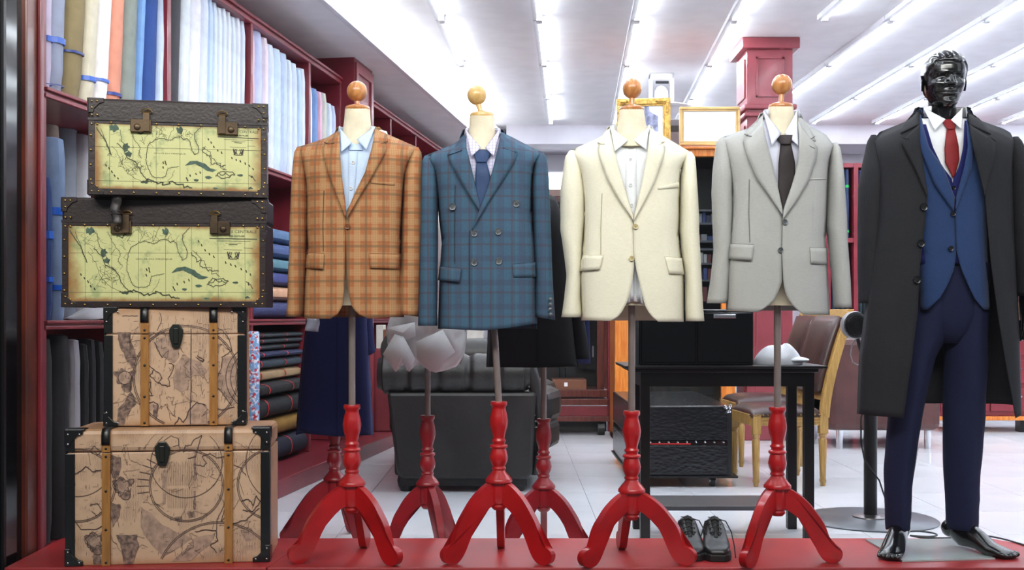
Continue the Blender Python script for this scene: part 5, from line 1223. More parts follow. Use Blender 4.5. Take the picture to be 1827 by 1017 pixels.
# ================================================================== SHOES
def shoe(label, x, D, rz):
    r = thing('derby_shoe', label, 'shoe', (x, D, ZP), rz, 'pair of black lace-up shoes')
    # y: 0 toe (towards viewer) -> .285 heel
    W_ = [(0,.022),(.012,.036),(.04,.046),(.08,.049),(.13,.044),(.18,.038),(.23,.036),(.265,.032),(.285,.018)]
    Hh = [(0,.036),(.012,.047),(.04,.056),(.08,.068),(.12,.092),(.16,.116),(.20,.124),(.25,.118),(.285,.105)]
    n = 28; rings = []
    for i in range(41):
        y = .285*i/40; w_, h_ = interp(W_, y), interp(Hh, y); out = []
        for k in range(n):
            a = 2*math.pi*k/n; c_, s_ = math.cos(a), math.sin(a)
            wx = w_*(1 if s_ < 0 else (1-.35*s_**2*min(1, y/.1)))
            out.append((math.copysign(abs(c_)**.8, c_)*wx, y, .022+(h_-.022)*(.5+.5*math.copysign(abs(s_)**.75, s_))))
        rings.append(out)
    bm = B(); loft(bm, rings); bmesh.ops.recalc_face_normals(bm, faces=bm.faces[:]); obj('upper', bm, mat('black_shoe_leather', (20, 20, 20), .33, var=.1, bump=.25, bs=120, bd=.001), r, ang=180)
    bm = B(); P = []
    pts = [(interp(W_, y)+.005, y-.004) for y in [.285*i/16 for i in range(17)]]; pts = pts+[(-a, b) for a, b in pts[::-1]]
    hprism(bm, pts, .0, .026); obj('sole', bm, mat('shoe_rubber', (12, 12, 12), .6, var=.05), r, smooth=False, bevel=.004)
    P = []
    for i in range(13):
        v = i/12; y = .085+.095*v; z = interp(Hh, y)+.0035+(.012 if i > 10 else 0); w2 = .013+.012*v
        P.append([(w2*u, y, z-.010*u*u*(1+v)) for u in (-1, -.5, 0, .5, 1)])
    obj('tongue', grid(B(), P), mat('shoe_tongue', (14, 14, 14), .6, var=.05), r, solid=.003)
    for s_ in (-1, 1):
        P = []
        for i in range(13):
            v = i/12; y = .095+.09*v; z = interp(Hh, y); P.append([(s_*(.011+.006*v+u*.026), y+.012*u, z+.004-.018*u-.030*u*u) for u in (0, .33, .66, 1)])
        obj('facing', grid(B(), P), MATS['black_shoe_leather'], r, solid=.003, off=0)
    la = mat('black_laces', (30, 30, 30), .8, var=0)
    for i in range(4):
        y = .106+.020*i; z = interp(Hh, y)+.006
        obj('lace', tube(B(), [(-.022, y, z-.006), (0, y-.002, z+.003), (.022, y+.002, z-.006)], .0028, 6), la, r)
    obj('lace', tube(B(), [(.018, .165, .124), (.040, .15, .120), (.058, .12, .085), (.066, .09, .04), (.068, .06, .003)], .0022, 6), la, r)
    obj('lace', tube(B(), [(-.014, .165, .124), (-.036, .15, .118), (-.048, .13, .08), (-.056, .12, .06)], .0022, 6), la, r)
    bm = B(); ribbon_lines(bm, [], 1, 0); ring_ = [(.020*math.cos(a), .235+.032*math.sin(a), interp(Hh, .235+.032*math.sin(a))+.0005) for a in [2*math.pi*k/18 for k in range(18)]]
    f = bm.faces.new([bm.verts.new(p) for p in ring_]); obj('opening', bm, lin_dk, r, solid=.002)
    return r
shoe('left black lace-up shoe on the red platform right of the cream jacket stand', (1236-913.5)*4.03/F0, 4.03, math.radians(-3))
shoe('right black lace-up shoe on the red platform, nearer the grey jacket stand', (1281-913.5)*4.02/F0, 4.02, math.radians(-6))
cb = thing('power_cable', 'black power cable looping across the red platform behind the mannequin feet', 'cable', (1.55, 4.4, ZP))
def onp(px, py, h=.004, z=ZP): s = (py-HZ)/(EYE-z); return Vector(((px-913.5)/s, F0/s, z+h))
pts = [onp(*p) for p in [(1622,950),(1640,949),(1668,953),(1675,957),(1660,960),(1630,958),(1618,956),(1640,961),(1680,962),(1710,961),(1755,957),(1780,961),(1800,966),(1840,978)]]
sp = resample([tuple(p) for p in pts], 60); sp = [Vector(p) for p in sp]
for _ in range(3): sp = [sp[0]]+[(sp[i-1]+sp[i]*2+sp[i+1])/4 for i in range(1, len(sp)-1)]+[sp[-1]]
obj('cord', tube(B(), sp, .0035, 8), mat('rubber_cable', (24, 24, 26), .5, var=0), cb, wspace=True)

# ================================================================== BACKGROUND FURNITURE
def bxp(px0, px1, py0, py1, D, D1):      # box whose front face matches image box at depth D
    k = D/F0; return bx((px0-913.5)*k, (px1-913.5)*k, D, D1, EYE+(HZ-py1)*k, EYE+(HZ-py0)*k)
# pedestal + clip fan
DP = 5.45; px_ = (1553-913.5)*DP/F0
pd = thing('pedestal_stand', 'black pole stand on a wide round grey steel base behind the mannequin', 'stand', (px_, DP, 0))
obj('base', lathe(B(), [(.001, 0), (.315, 0), (.318, .006), (.31, .012), (.001, .018)], n=48), mat('grey_steel_plate', (104, 108, 114), .35, metal=.5, var=.08), pd)
obj('foot_ring', lathe(B(), [(.03, .015), (.085, .015), (.083, .022), (.033, .03)], n=32), steel, pd)
obj('pole', tube(B(), [(0, 0, .016), (0, 0, .62)], .0315, 20), blackm, pd)
obj('collar', tube(B(), [(0, 0, .55), (0, 0, .60)], .04, 20), blackm, pd)
obj('upper_pole', tube(B(), [(0, 0, .6), (0, 0, 1.1)], .02, 16), blackm, pd)
obj('power_cord', tube(B(), [(-.03, -.02, .56), (-.055, -.03, .5), (-.055, -.03, .38), (-.04, -.035, .3), (.0, -.036, .24), (.03, -.04, .2), (.06, -.05, .1), (.09, -.06, .02)], .004, 6), mat('rubber_cable', (24,24,26), .5, var=0), pd)
fan = thing('clip_fan', 'small round black fan with a grey shell clipped beside the overcoat sleeve', 'fan', tuple(PX(1524, 580, 5.3)))
def fcirc(r_, y, n=32): return [(r_*math.cos(2*math.pi*i/n), y, r_*1.08*math.sin(2*math.pi*i/n)) for i in range(n)]
bm = B(); loft(bm, [fcirc(.052, -.02), fcirc(.058, -.03), fcirc(.061, -.01), fcirc(.058, .03), fcirc(.03, .06)]); bmesh.ops.recalc_face_normals(bm, faces=bm.faces[:]); obj('shell', bm, mat('grey_plastic_shell', (150, 152, 156), .35, var=.05), fan)
bm = B(); loft(bm, [fcirc(.05, -.026), fcirc(.046, -.036), fcirc(.01, -.044)]); bmesh.ops.recalc_face_normals(bm, faces=bm.faces[:]); obj('hub', bm, mat('black_plastic', (16, 16, 17), .45, var=.05), fan)
bm = B()
for q in (.012, .022, .032, .042): tube(bm, [(q*math.cos(a), -.044, q*1.08*math.sin(a)) for a in [2*math.pi*i/24 for i in range(25)]], .0014, 5)
obj('grille', bm, mat('black_plastic', (16,16,17), .45), fan)
obj('bracket', tube(B(), [(.02, .02, -.05), (.035, .03, -.1), (.05, .04, -.14), (.075, .15, -.2)], .010, 10), blackm, fan)
obj('power_cord', tube(B(), [(.01, .0, -.06), (-.012, -.0, -.1), (-.018, 0, -.14), (-.008, 0, -.175), (.02, .01, -.19), (.05, .02, -.18)], .0032, 6), mat('grey_cord', (150,150,150), .5, var=0), fan)
# black desk
DD = 4.92; kd = DD/F0; zt_ = EYE-(652-HZ)*kd
dk = thing('console_table', 'black wooden console table with low shelf behind the cream and grey jackets', 'table', ((1291-913.5)*kd, DD+.2, 0))
x0, x1 = (1113-913.5)*kd, (1470-913.5)*kd; xl, xr = (1143-913.5)*kd, (1453-913.5)*kd
def W_(name, bm, m, p, **k): return obj(name, bm, m, p, wspace=True, smooth=False, **k)
W_('tabletop', bx(x0, x1, DD-.06, DD+.40, zt_-.012, zt_), blackm, dk, bevel=.002)
W_('top_moulding', bx(x0+.03, x1-.03, DD-.03, DD+.38, zt_-.03, zt_-.012), blackm, dk, bevel=.004)
W_('apron', bx(xl, xr, DD, DD+.34, zt_-.092, zt_-.03), blackm, dk)
for (xa, ya) in ((xl, DD), (xr-.042, DD), (xl, DD+.30), (xr-.042, DD+.30)): W_('leg', bx(xa, xa+.042, ya, ya+.042, 0, zt_-.09), blackm, dk, bevel=.002)
W_('low_shelf', bx(xl+.01, xr-.01, DD+.02, DD+.32, .135, .155), mat('dark_grey_laminate', (58, 60, 66), .4, var=.1), dk, bevel=.002)
cs = thing('display_case', 'glossy black two-door case with a steel handle standing on the console table', 'case', ((1244-913.5)*kd, DD+.12, zt_))
xa, xb = (1141-913.5)*kd, (1346-913.5)*kd; zc = EYE-(553-HZ)*kd
W_('shell', bx(xa, xb, DD+.02, DD+.28, zt_+.001, zc), blackgl, cs, bevel=.004)
xm = (xa+xb)/2
for p, q in ((xa+.01, xm-.004), (xm+.004, xb-.01)): W_('door', bx(p, q, DD+.008, DD+.02, zt_+.012, zc-.012), blackgl, cs, bevel=.003)
W_('handle', bx((1273-913.5)*kd, (1313-913.5)*kd, DD-.004, DD+.008, EYE-(568-HZ)*kd, EYE-(561-HZ)*kd), chrome, cs, bevel=.002)
W_('rim', bx((1250-913.5)*kd, (1300-913.5)*kd, DD+.03, DD+.05, zc, zc+.004), white, cs)
W_('side_post', bx(xa-.014, xa-.001, DD+.01, DD+.05, zt_+.001, zc), mat('grey_side_post', (52, 54, 58), .4), cs)
cp = thing('cloth_cap', 'crumpled white cloth cap lying on the right end of the console table', 'cap', tuple(PX(1388, 651, DD+.12)[:2])+(zt_+.001,))
bm = B(); ball(bm, (0, 0, .0), 1, (.112, .08, .085), 40, 24)
for v in bm.verts:
    if v.co.z < 0: v.co.z *= .02
    v.co += Vector((.008*nz(v.co.x*14, v.co.y*14, 1), .008*nz(v.co.x*12, v.co.z*20, 2), 0)); v.co.z += .012*nz(v.co.x*16, v.co.y*10, 5)*min(1, v.co.z*20) if v.co.z > 0 else 0
    if v.co.x > .03: v.co.z *= 1+.15*math.sin(v.co.x*40)
obj('crown', bm, mat('white_towelling', (226, 228, 232), .9, var=.03, bump=.5, bs=140), cp)
bm = B(); ball(bm, (.075, -.035, .02), 1, (.055, .05, .014), 24, 12); obj('brim', bm, mat('white_towelling', (226,228,232), .9), cp)
# leather-look trunk on castors
DT = 6.5; kt = DT/F0
ct = thing('castor_trunk', 'black crocodile-embossed trunk with red piping on castors under the console table', 'trunk', ((1215-913.5)*kt, DT, 0))
t = NT('black_croc'); v = t.new('ShaderNodeTexVoronoi'); v.inputs['Scale'].default_value = 34; mp = t.new('ShaderNodeMapping'); mp.inputs['Scale'].default_value = (1, 1, 2); t.l.new(t.coord(), mp.inputs[0]); t.l.new(mp.outputs[0], v.inputs[0])
t.b.inputs['Base Color'].default_value = (.008, .009, .011, 1); t.b.inputs['Roughness'].default_value = .22; t.bump(v.outputs[0], .35, .003); croc = t.m
x0, x1 = (1128-913.5)*kt, (1304-913.5)*kt; zt2 = EYE-(724-HZ)*kt; zb = EYE-(849-HZ)*kt; zm = EYE-(790-HZ)*kt
W_('body', bx(x0, x1, DT, DT+1.25, zb, zm-.012), croc, ct, bevel=.008); W_('lid', bx(x0, x1, DT, DT+1.25, zm+.012, zt2), croc, ct, bevel=.008)
W_('belt', bx(x0-.002, x1-.008, DT-.004, DT+1.2, zm-.012, zm+.012), blackgl, ct)
W_('red_piping', bx((1158-913.5)*kt, (1232-913.5)*kt, DT-.006, DT-.003, zm-.009, zm-.003), ribm['r'], ct)
W_('edge_trim', bx(x1-.02, x1+.006, DT-.006, DT+.02, zb, zt2), blackm, ct, bevel=.003); W_('base_board', bx(x0-.01, x1+.04, DT-.01, DT+1.26, zb-.012, zb), blackm, ct)
bm = B()
for i in range(9): bmesh.ops.create_icosphere(bm, subdivisions=1, radius=.008, matrix=Matrix.Translation(((1160+i*16.3-913.5)*kt, DT-.006, zm+.004)))
for dx, dz in ((0,0),(-.02,.0),(0,-.02),(-.012,-.022),(-.026,.008),(.006,.012)): bmesh.ops.create_icosphere(bm, subdivisions=1, radius=.011, matrix=Matrix.Translation((x1-.01+dx, DT-.01, zt2-.012+dz)))
obj('studs', bm, chrome, ct, wspace=True, kind='stuff')
for xx, yy in ((x1-.1, DT+.05), (x0+.06, DT+.05), (x1-.1, DT+1.15)):
    w_ = obj('castor', tube(B(), [(xx-.014, yy, .036), (xx+.014, yy, .036)], .036, 20), mat('black_plastic', (16,16,17), .45), ct, wspace=True)
    obj('wheel_cap', tube(B(), [(xx-.019, yy-.004, .036), (xx+.019, yy-.004, .036)], .018, 16), chrome, w_, wspace=True)
    obj('fork', tube(B(), [(xx, yy, .04), (xx, yy+.01, zb-.01)], .014, 12), steel, w_, wspace=True)
# dining chairs (seen from the side, facing left)
def chair(label, x, y, rz=0):
    r = thing('dining_chair', label, 'chair', (x, y, 0), rz, 'limed wood dining chairs')
    def fl(xx, yy, z0, z1, r0, r1, tilt=0):
        prof = [(r1*.7, z0), (r1*.85, z0+.02), (r1*1.1, z0+.03), (r1*.9, z0+.05), (r1*.95, z0+.06), (r0, z1-.09), (r0*.75, z1-.08), (r0*1.05, z1-.06), (r0*.8, z1-.05)]
        bm = B(); lathe(bm, [(a, b) for a, b in prof], xx, yy, 14); box(bm, xx-r0, xx+r0, yy-r0, yy+r0, z1-.052, z1+.06)
        obj('leg', bm, chairwood, r, ang=40)
    for xx in (-.20, .20):
        for yy in (-.22, .22): fl(xx, yy, 0, .36, .024, .019)
    for yy in (-.235, .205): obj('seat_rail', bx(-.2, .2, yy, yy+.03, .355, .42), chairwood, r, smooth=False, bevel=.003)
    for yy in (-.240, .232): 
        for z in (.372, .392): obj('rail_bead', bx(-.19, .19, yy, yy+.008, z, z+.008), chairwood, r, smooth=False, bevel=.002)
    for xx in (-.235, .205): obj('seat_rail', bx(xx, xx+.03, -.2, .2, .355, .42), chairwood, r, smooth=False, bevel=.003)
    bm = B(); n = 12; P = [[(-.235+.45*i/n, -.245+.49*j/n, .415+.055*(max(0, 1-abs(2*i/n-1)**4)*max(0, 1-abs(2*j/n-1)**4))**.5) for i in range(n+1)] for j in range(n+1)]
    grid(bm, P); obj('seat', bm, brownleather, r, solid=.012)
    bm = B()
    for i in range(16):
        for yy in (-.243, .243): bmesh.ops.create_icosphere(bm, subdivisions=1, radius=.006, matrix=Matrix.Translation((-.22+.028*i, yy, .418)))
    obj('nailheads', bm, brass, r, kind='stuff')
    def bk(z): return .205+.16*((z-.40)/.62)**1.5
    for yy in (-.225, .225):
        P_ = [(bk(z), yy, z) for z in [.40+.62*i/8 for i in range(9)]]; bm = B()
        loft(bm, [[(x-.026, y_-.022, z), (x+.026, y_-.022, z), (x+.026, y_+.022, z), (x-.026, y_+.022, z)] for x, y_, z in P_]); bmesh.ops.recalc_face_normals(bm, faces=bm.faces[:])
        obj('back_post', bm, chairwood, r, smooth=False, bevel=.004)
    for z0, z1 in ((.50, .55), (.98, 1.035)):
        bm = B(); loft(bm, [[(bk(z0)-.02, y_, z0), (bk(z0)+.02, y_, z0), (bk(z1)+.02, y_, z1), (bk(z1)-.02, y_, z1)] for y_ in (-.22, .22)]); bmesh.ops.recalc_face_normals(bm, faces=bm.faces[:])
        obj('back_rail', bm, chairwood, r, smooth=False, bevel=.004)
    bm = B(); P = [[(bk(z)-.022-.022*(max(0, 1-abs(2*j/8-1)**4)*max(0, 1-abs(2*i/8-1)**4))**.5, -.205+.41*j/8, z) for j in range(9)] for i, z in enumerate([.55+.43*q/8 for q in range(9)])]
    grid(bm, P); obj('back_pad', bm, brownleather, r, solid=.03, off=-1)
    return r
chair('limed wood dining chair with brown leather seat, the nearer one beside the console table', 1.60, 6.76, math.radians(5))
chair('limed wood dining chair with brown leather seat, the farther one behind its twin', 1.70, 7.62, math.radians(3))
# brown armchair
ac = thing('leather_armchair', 'brown leather armchair with short steel legs behind the pedestal stand', 'armchair', (2.8, 8.5, 0))
W_('seat_box', bx(2.36, 3.2, 8.4, 9.2, .14, .42), mat('armchair_leather', (84, 50, 48), .45, var=.1, bump=.2, bs=30), ac, bevel=.03)
acm = MATS['armchair_leather']
W_('arm', bx(2.36, 2.54, 8.38, 9.2, .14, .64), acm, ac, bevel=.04); W_('arm', bx(3.02, 3.2, 8.38, 9.2, .14, .64), acm, ac, bevel=.04); W_('backrest', bx(2.36, 3.2, 8.34, 8.52, .14, .83), acm, ac, bevel=.05)
for xx in (2.46, 3.12):
    for yy in (8.42, 9.1): obj('leg', tube(B(), [(xx, yy, 0), (xx, yy, .15)], .025, 14), chrome, ac, wspace=True)
# chesterfield sofa
sf = thing('chesterfield_sofa', 'dark leather chesterfield sofa seen from its arm end behind the red stands', 'sofa', (-.25, 7.2, 0))
D0 = 6.3; ks = D0/F0
def sx(px): return (px-913.5)*ks
def szz(py): return EYE+(HZ-py)*ks
bm = prism(B(), [(sx(690), szz(700)), (sx(957), szz(700)), (sx(950), szz(846)), (sx(942), szz(856)), (sx(718), szz(856)), (sx(708), szz(846))], D0, D0+.2)
W_('arm_panel', bm, blackleather, sf, bevel=.02)
bm = B(); rings = []
for i in range(97):
    v = i/96; xx = sx(672)+(sx(946)-sx(672))*v; rr = .115*(1 if .04 < v < .96 else .85)*(1-.11*abs(math.cos(v*math.pi*5))**20)*(1+.012*math.sin(v*60))
    rings.append([(xx+.0, D0+.085+rr*math.cos(a), szz(668)+rr*math.sin(a)) for a in [2*math.pi*k/24 for k in range(24)]])
loft(bm, rings); bmesh.ops.recalc_face_normals(bm, faces=bm.faces[:]); obj('arm_roll', bm, blackleather, sf, wspace=True)
bm = B(); P = []
fr = [(sx(935), szz(640)), (sx(946), szz(664)), (sx(955), szz(690)), (sx(963), szz(730)), (sx(966), szz(790)), (sx(955), szz(850))]
obj('arm_front', tube(B(), [(x, D0+.06, z) for x, z in fr], [.05, .045, .04, .03, .025, .02], 14), blackleather, sf, wspace=True)
bm = B()
for x, z in resample([(sx(933), szz(650)), (sx(944), szz(690)), (sx(952), szz(730)), (sx(957), szz(762))], 12): bmesh.ops.create_icosphere(bm, subdivisions=1, radius=.006, matrix=Matrix.Translation((x, D0+.012, z)))
obj('nailheads', bm, steel, sf, wspace=True, kind='stuff')
W_('frame', bx(sx(700), sx(975), D0+.1, 8.2, .08, .36), blackleather, sf, bevel=.02)
W_('backrest', bx(sx(690), sx(752), D0+.1, 8.2, .3, .80), blackleather, sf, bevel=.05)
bm = B(); rings = []
for i in range(31):
    v = i/30; yy = D0+.05+1.95*v; rr = .12*(1-.08*abs(math.cos(v*math.pi*7))**12)
    rings.append([(sx(712)+rr*math.cos(a), yy, .80+rr*math.sin(a)) for a in [2*math.pi*k/20 for k in range(20)]])
loft(bm, rings); bmesh.ops.recalc_face_normals(bm, faces=bm.faces[:]); obj('back_roll', bm, blackleather, sf, wspace=True)
bm = B(); rings = []
for i in range(13):
    v = i/12; xx = sx(740)+(sx(950)-sx(740))*v; rr = .11
    rings.append([(xx, 8.25+rr*math.cos(a), .72+rr*math.sin(a)) for a in [2*math.pi*k/20 for k in range(20)]])
loft(bm, rings); bmesh.ops.recalc_face_normals(bm, faces=bm.faces[:]); obj('far_arm_roll', bm, blackleather, sf, wspace=True)
W_('far_arm_panel', bx(sx(740), sx(950), 8.2, 8.32, .1, .7), blackleather, sf, bevel=.02)
for ya, yb in ((6.55, 7.32), (7.34, 8.1)):
    bm = B(); n = 16; rg = []
    pts = [(sx(752), ya), (sx(985), ya), (sx(1005), (ya+yb)/2-.15), (sx(1010), (ya+yb)/2), (sx(1005), (ya+yb)/2+.15), (sx(985), yb), (sx(752), yb)]
    hprism(bm, pts, .36, .555); W_('seat_cushion', bm, blackleather, sf, bevel=.05)
bm = hprism(B(), [(sx(752), 6.5), (sx(985), 6.5), (sx(1004), 6.75), (sx(1004), 8.0), (sx(985), 8.2), (sx(752), 8.2)], .22, .37); W_('seat_front', bm, blackleather, sf, bevel=.03)
for a, b_ in ((sx(722), D0+.08), (sx(925), D0+.08), (sx(722), 8.15), (sx(925), 8.15)):
    obj('bun_foot', lathe(B(), [(.03, 0), (.045, .03), (.05, .06), (.04, .1)], a, b_, 16), blackm, sf, wspace=True)
W_('base_rail', bx(sx(712), sx(940), D0+.03, D0+.07, .035, .09), blackm, sf)

# large wooden display cabinet and the pictures on it
DCb = 8.9; kc = DCb/F0
x0, x1 = (1097-913.5)*kc, (1312-913.5)*kc; zt3 = EYE+(HZ-262)*kc
wc = thing('display_cabinet', 'tall orange wood display cabinet with dark glass front behind the cream jacket', 'cabinet', ((x0+x1)/2, DCb+.2, 0))
for a, b_ in ((x0, x0+.11), (x1-.11, x1)): W_('stile', bx(a, b_, DCb, DCb+.05, .06, zt3-.07), orangewood, wc, bevel=.004)
W_('cornice', bx(x0-.03, x1+.03, DCb-.03, DCb+.5, zt3-.02, zt3), orangewood, wc, bevel=.006); W_('top_rail', bx(x0, x1, DCb, DCb+.05, zt3-.075, zt3-.02), orangewood, wc, bevel=.003)
W_('carcass_side', bx(x0, x0+.02, DCb+.05, DCb+.5, 0, zt3-.02), orangewood, wc); W_('carcass_side', bx(x1-.02, x1, DCb+.05, DCb+.5, 0, zt3-.02), orangewood, wc)
W_('back_panel', bx(x0, x1, DCb+.48, DCb+.5, 0, zt3-.02), mat('cabinet_black_inside', (20, 20, 24), .6), wc)
W_('drawer_front', bx(x0+.02, x1-.0, DCb-.01, DCb+.02, .05, .15), orangewood, wc, bevel=.004); W_('drawer_front', bx(x0+.02, x1-.0, DCb-.01, DCb+.02, .155, .21), orangewood, wc, bevel=.004)
W_('plinth', bx(x0, x1, DCb+.0, DCb+.4, 0, .05), orangewood, wc)
for py in (374, 398, 430, 444, 470, 500): W_('shelf', bx(x0+.11, x1-.11, DCb+.06, DCb+.47, EYE+(HZ-py)*kc-.008, EYE+(HZ-py)*kc+.008), mat('smoked_shelf', (70, 74, 84), .3), wc)
rnd = random.Random(3)
cols = [(46,60,110),(150,150,156),(40,40,52),(120,124,132),(30,34,60),(90,40,44),(60,66,84)]
for si, (py, n_, hh) in enumerate(((398, 5, .09), (430, 7, .06), (470, 5, .09), (500, 6, .10), (540, 6, .12))):
    zsh = EYE+(HZ-py)*kc+.008; xx = (1238-913.5)*kc
    for i in range(n_):
        w2 = rnd.uniform(.024, .05)
        c = rnd.choice(cols); tg = obj('folded_swatch', bx(xx, xx+w2, DCb+.1, DCb+.3, zsh+.001, zsh+hh*rnd.uniform(.6, 1)), mat('swatch_%d_%d_%d' % c, c, .7, var=.05), None, smooth=False, bevel=.003)
        cn = {(46,60,110):'blue',(150,150,156):'light grey',(40,40,52):'black',(120,124,132):'grey',(30,34,60):'navy',(90,40,44):'wine red',(60,66,84):'slate'}[c]
        tag(tg, '%s swatch, %s from the left, %s shelf of the glass cabinet' % (cn, ordn(i), ['second','third','fourth','fifth','lowest seen'][si]), 'swatch', 'cloth swatches in the display cabinet'); xx += w2+.004
W_('glass_door', bx(x0+.11, x1-.11, DCb+.03, DCb+.034, .21, zt3-.075), None or glassm, wc)
sw = obj('glass_paperweight', bx(1.63, 1.68, DCb+.2, DCb+.24, EYE+(HZ-352)*kc, EYE+(HZ-340)*kc), white, None, smooth=False) if False else None
# gold framed photo
def frame(label, name, pxa, pxb, pya, pyb, D, fw, m, inner, skew=0, cat='picture frame', orn=False):
    k = D/F0; xa, xb, za, zb_ = (pxa-913.5)*k, (pxb-913.5)*k, EYE+(HZ-pyb)*k, EYE+(HZ-pya)*k
    r = thing(name, label, cat, ((xa+xb)/2, D, za), skew); w2, h2 = (xb-xa)/2, zb_-za; fw *= k
    for (a, b_, c, d) in ((-w2, w2, 0, fw), (-w2, w2, h2-fw, h2), (-w2, -w2+fw, fw, h2-fw), (w2-fw, w2, fw, h2-fw)):
        obj('frame_rail', bx(a, b_, -.02, .02, c, d), m, r, smooth=False, bevel=.006)
    for (a, b_, c, d) in ((-w2+fw, w2-fw, fw, fw+.012), (-w2+fw, w2-fw, h2-fw-.012, h2-fw), (-w2+fw, -w2+fw+.012, fw, h2-fw), (w2-fw-.012, w2-fw, fw, h2-fw)):
        obj('inner_bead', bx(a, b_, -.012, .012, c, d), m, r, smooth=False, bevel=.003)
    obj('picture', bx(-w2+fw, w2-fw, -.002, .01, fw, h2-fw), inner, r, smooth=False)
    if orn:
        for sx_ in (-1, 1):
            for zc in (0, 1):
                bm = B()
                for q in range(14):
                    a = q*.5; ball(bm, (sx_*(w2-fw*.5)-sx_*(.012*q*.55*(q % 2)), -.03, (h2-fw*.5 if zc else fw*.5)+(-1 if zc else 1)*.012*q*.6*((q+1) % 2)), .013, (1, .6, 1), 8, 6)
                obj('corner_ornament', bm, m, r)
    return r, w2, h2
gold = mat('gilt_frame', (206, 164, 84), .35, metal=.6, var=.2, vs=40, bump=.5, bs=70)
paper = mat('white_paper', (238, 238, 240), .6, var=0)
fr1, w2, h2 = frame('ornate gilt picture frame with a photograph standing on the wooden cabinet behind the cream jacket', 'picture_frame', 1100, 1196, 176, 262, 8.95, 11, gold, paper, math.radians(-8), orn=True)
obj('photograph', prism(B(), [(.00, .12), (.115, .12), (.115, .24), (.05, .28), (.04, .33), (.01, .33)], -.006, -.003), mat('photo_blue_grey', (150, 154, 184), .5, var=.3, vs=20), fr1, smooth=False)
fr2, w2, h2 = frame('wide white certificate in a thin light wood frame leaning on top of the wooden cabinet', 'picture_frame', 1212, 1320, 191, 260, 8.92, 5, mat('pale_gold_wood', (218, 180, 116), .4, var=.1), mat('glazed_white_print', (250, 250, 250), .08, var=0))
# red cabinet corner box behind the frames
bb = thing('storage_box', 'small dark storage box standing between the two picture frames', 'box', (PX(1208, 232, 9.15).x, 9.15, zt3+.001))
obj('carton', bx(-.06, .06, 0, .15, 0, .26), mat('grey_box', (120, 120, 128), .6), bb, smooth=False, bevel=.004); obj('label_band', bx(-.061, .061, -.002, .0, .16, .21), mat('dark_label', (40, 44, 50), .5), bb, smooth=False)
# ceiling fan
k = 10.3/F0; cf = thing('ceiling_fan', 'white ceiling-mounted orbit fan above the gilt picture frame', 'fan', ((1180-913.5)*k, 10.3, CZ))
zz0 = EYE+(HZ-183)*k-CZ
fm = mat('white_fan_plastic', (240, 240, 242), .4, var=.02)
for (a, b_, c, d) in ((-.11, -.085, zz0, 0), (.085, .11, zz0, 0), (-.11, .11, -.06, 0)): obj('housing_arm', bx(a, b_, -.05, .05, c, d), fm, cf, smooth=False, bevel=.01)
bm = B(); lathe(bm, [(.005, zz0+.0), (.04, zz0+.01), (.065, zz0+.05), (.062, zz0+.10), (.04, zz0+.14), (.01, zz0+.155)], n=20); obj('motor', bm, fm, cf)
bm = B(); lathe(bm, [(.03, zz0-.005), (.2, zz0-.03), (.25, zz0-.05), (.22, zz0-.065), (.03, zz0-.03)], .04, 0, 28); obj('guard', bm, fm, cf)
obj('dark_vent', bx(-.06, .06, -.052, -.05, -.10, -.075), mat('dark_label', (40,44,50), .5), cf, smooth=False)
# dark wooden glass-door unit in the middle distance
DU = 9.4; ku = DU/F0
un = thing('wardrobe', 'dark wood wardrobe with glass door and stepped base right of the sofa', 'wardrobe', ((1030-913.5)*ku, DU+.2, 0))
def U(px0, px1, py0, py1, m, name, dy=0, dd=.05, **k): return W_(name, bx((px0-913.5)*ku, (px1-913.5)*ku, DU+dy, DU+dy+dd, EYE+(HZ-py1)*ku, EYE+(HZ-py0)*ku), m, un, **k)
U(1084, 1098, 345, 770, maroon, 'stile', bevel=.004); U(1065, 1078, 345, 700, darkwood, 'door_stile', bevel=.004); U(920, 934, 345, 770, darkwood, 'stile')
U(920, 1098, 338, 350, darkwood, 'top_rail'); U(934, 1084, 350, 700, mat('cabinet_black_inside', (20,20,24), .6), 'dark_back', .45, .02)
U(934, 1084, 695, 708, darkwood, 'rail', -.03, .5, bevel=.004); U(934, 1084, 711, 722, darkwood, 'rail', -.05, .5, bevel=.004); U(934, 1084, 724, 742, maroonin, 'drawer_front', -.05, .05, bevel=.004); U(934, 1088, 742, 751, darkwood, 'rail', -.06, .5, bevel=.004)
W_('glass_door', bx((934-913.5)*ku, (1065-913.5)*ku, DU+.01, DU+.013, EYE-(695-HZ)*ku, EYE-(350-HZ)*ku), glassm, un)
W_('door_handle', bx((1056-913.5)*ku, (1059-913.5)*ku, DU-.03, DU-.02, EYE-(637-HZ)*ku, EYE-(617-HZ)*ku), chrome, un)
for xx in (940, 1074): obj('castor', tube(B(), [((xx-8-913.5)*ku, DU-.02, .055), ((xx+4-913.5)*ku, DU-.02, .055)], .055, 16), blackm, un, wspace=True)
U(934, 1084, 755, 772, blackm, 'bottom_rail', .1, .3) 
bxw = tag(obj('shoe_box', bx((985-913.5)*ku, (1046-913.5)*ku, DU-.03, DU+.25, EYE-(695-HZ)*ku+.001, EYE-(677-HZ)*ku), mat('brown_card', (110, 66, 44), .6), None, smooth=False, bevel=.004), 'low brown box with a white label standing in the dark wardrobe', 'box')
obj('label', bx(1.015*.43, .465, DU-.032, DU-.0305, EYE-(689-HZ)*ku, EYE-(682-HZ)*ku), paper, bxw, smooth=False)
gm = thing('hanging_garment', 'navy garment hanging inside the glass wardrobe', 'garment', ((1045-913.5)*ku, DU+.2, EYE-(650-HZ)*ku))
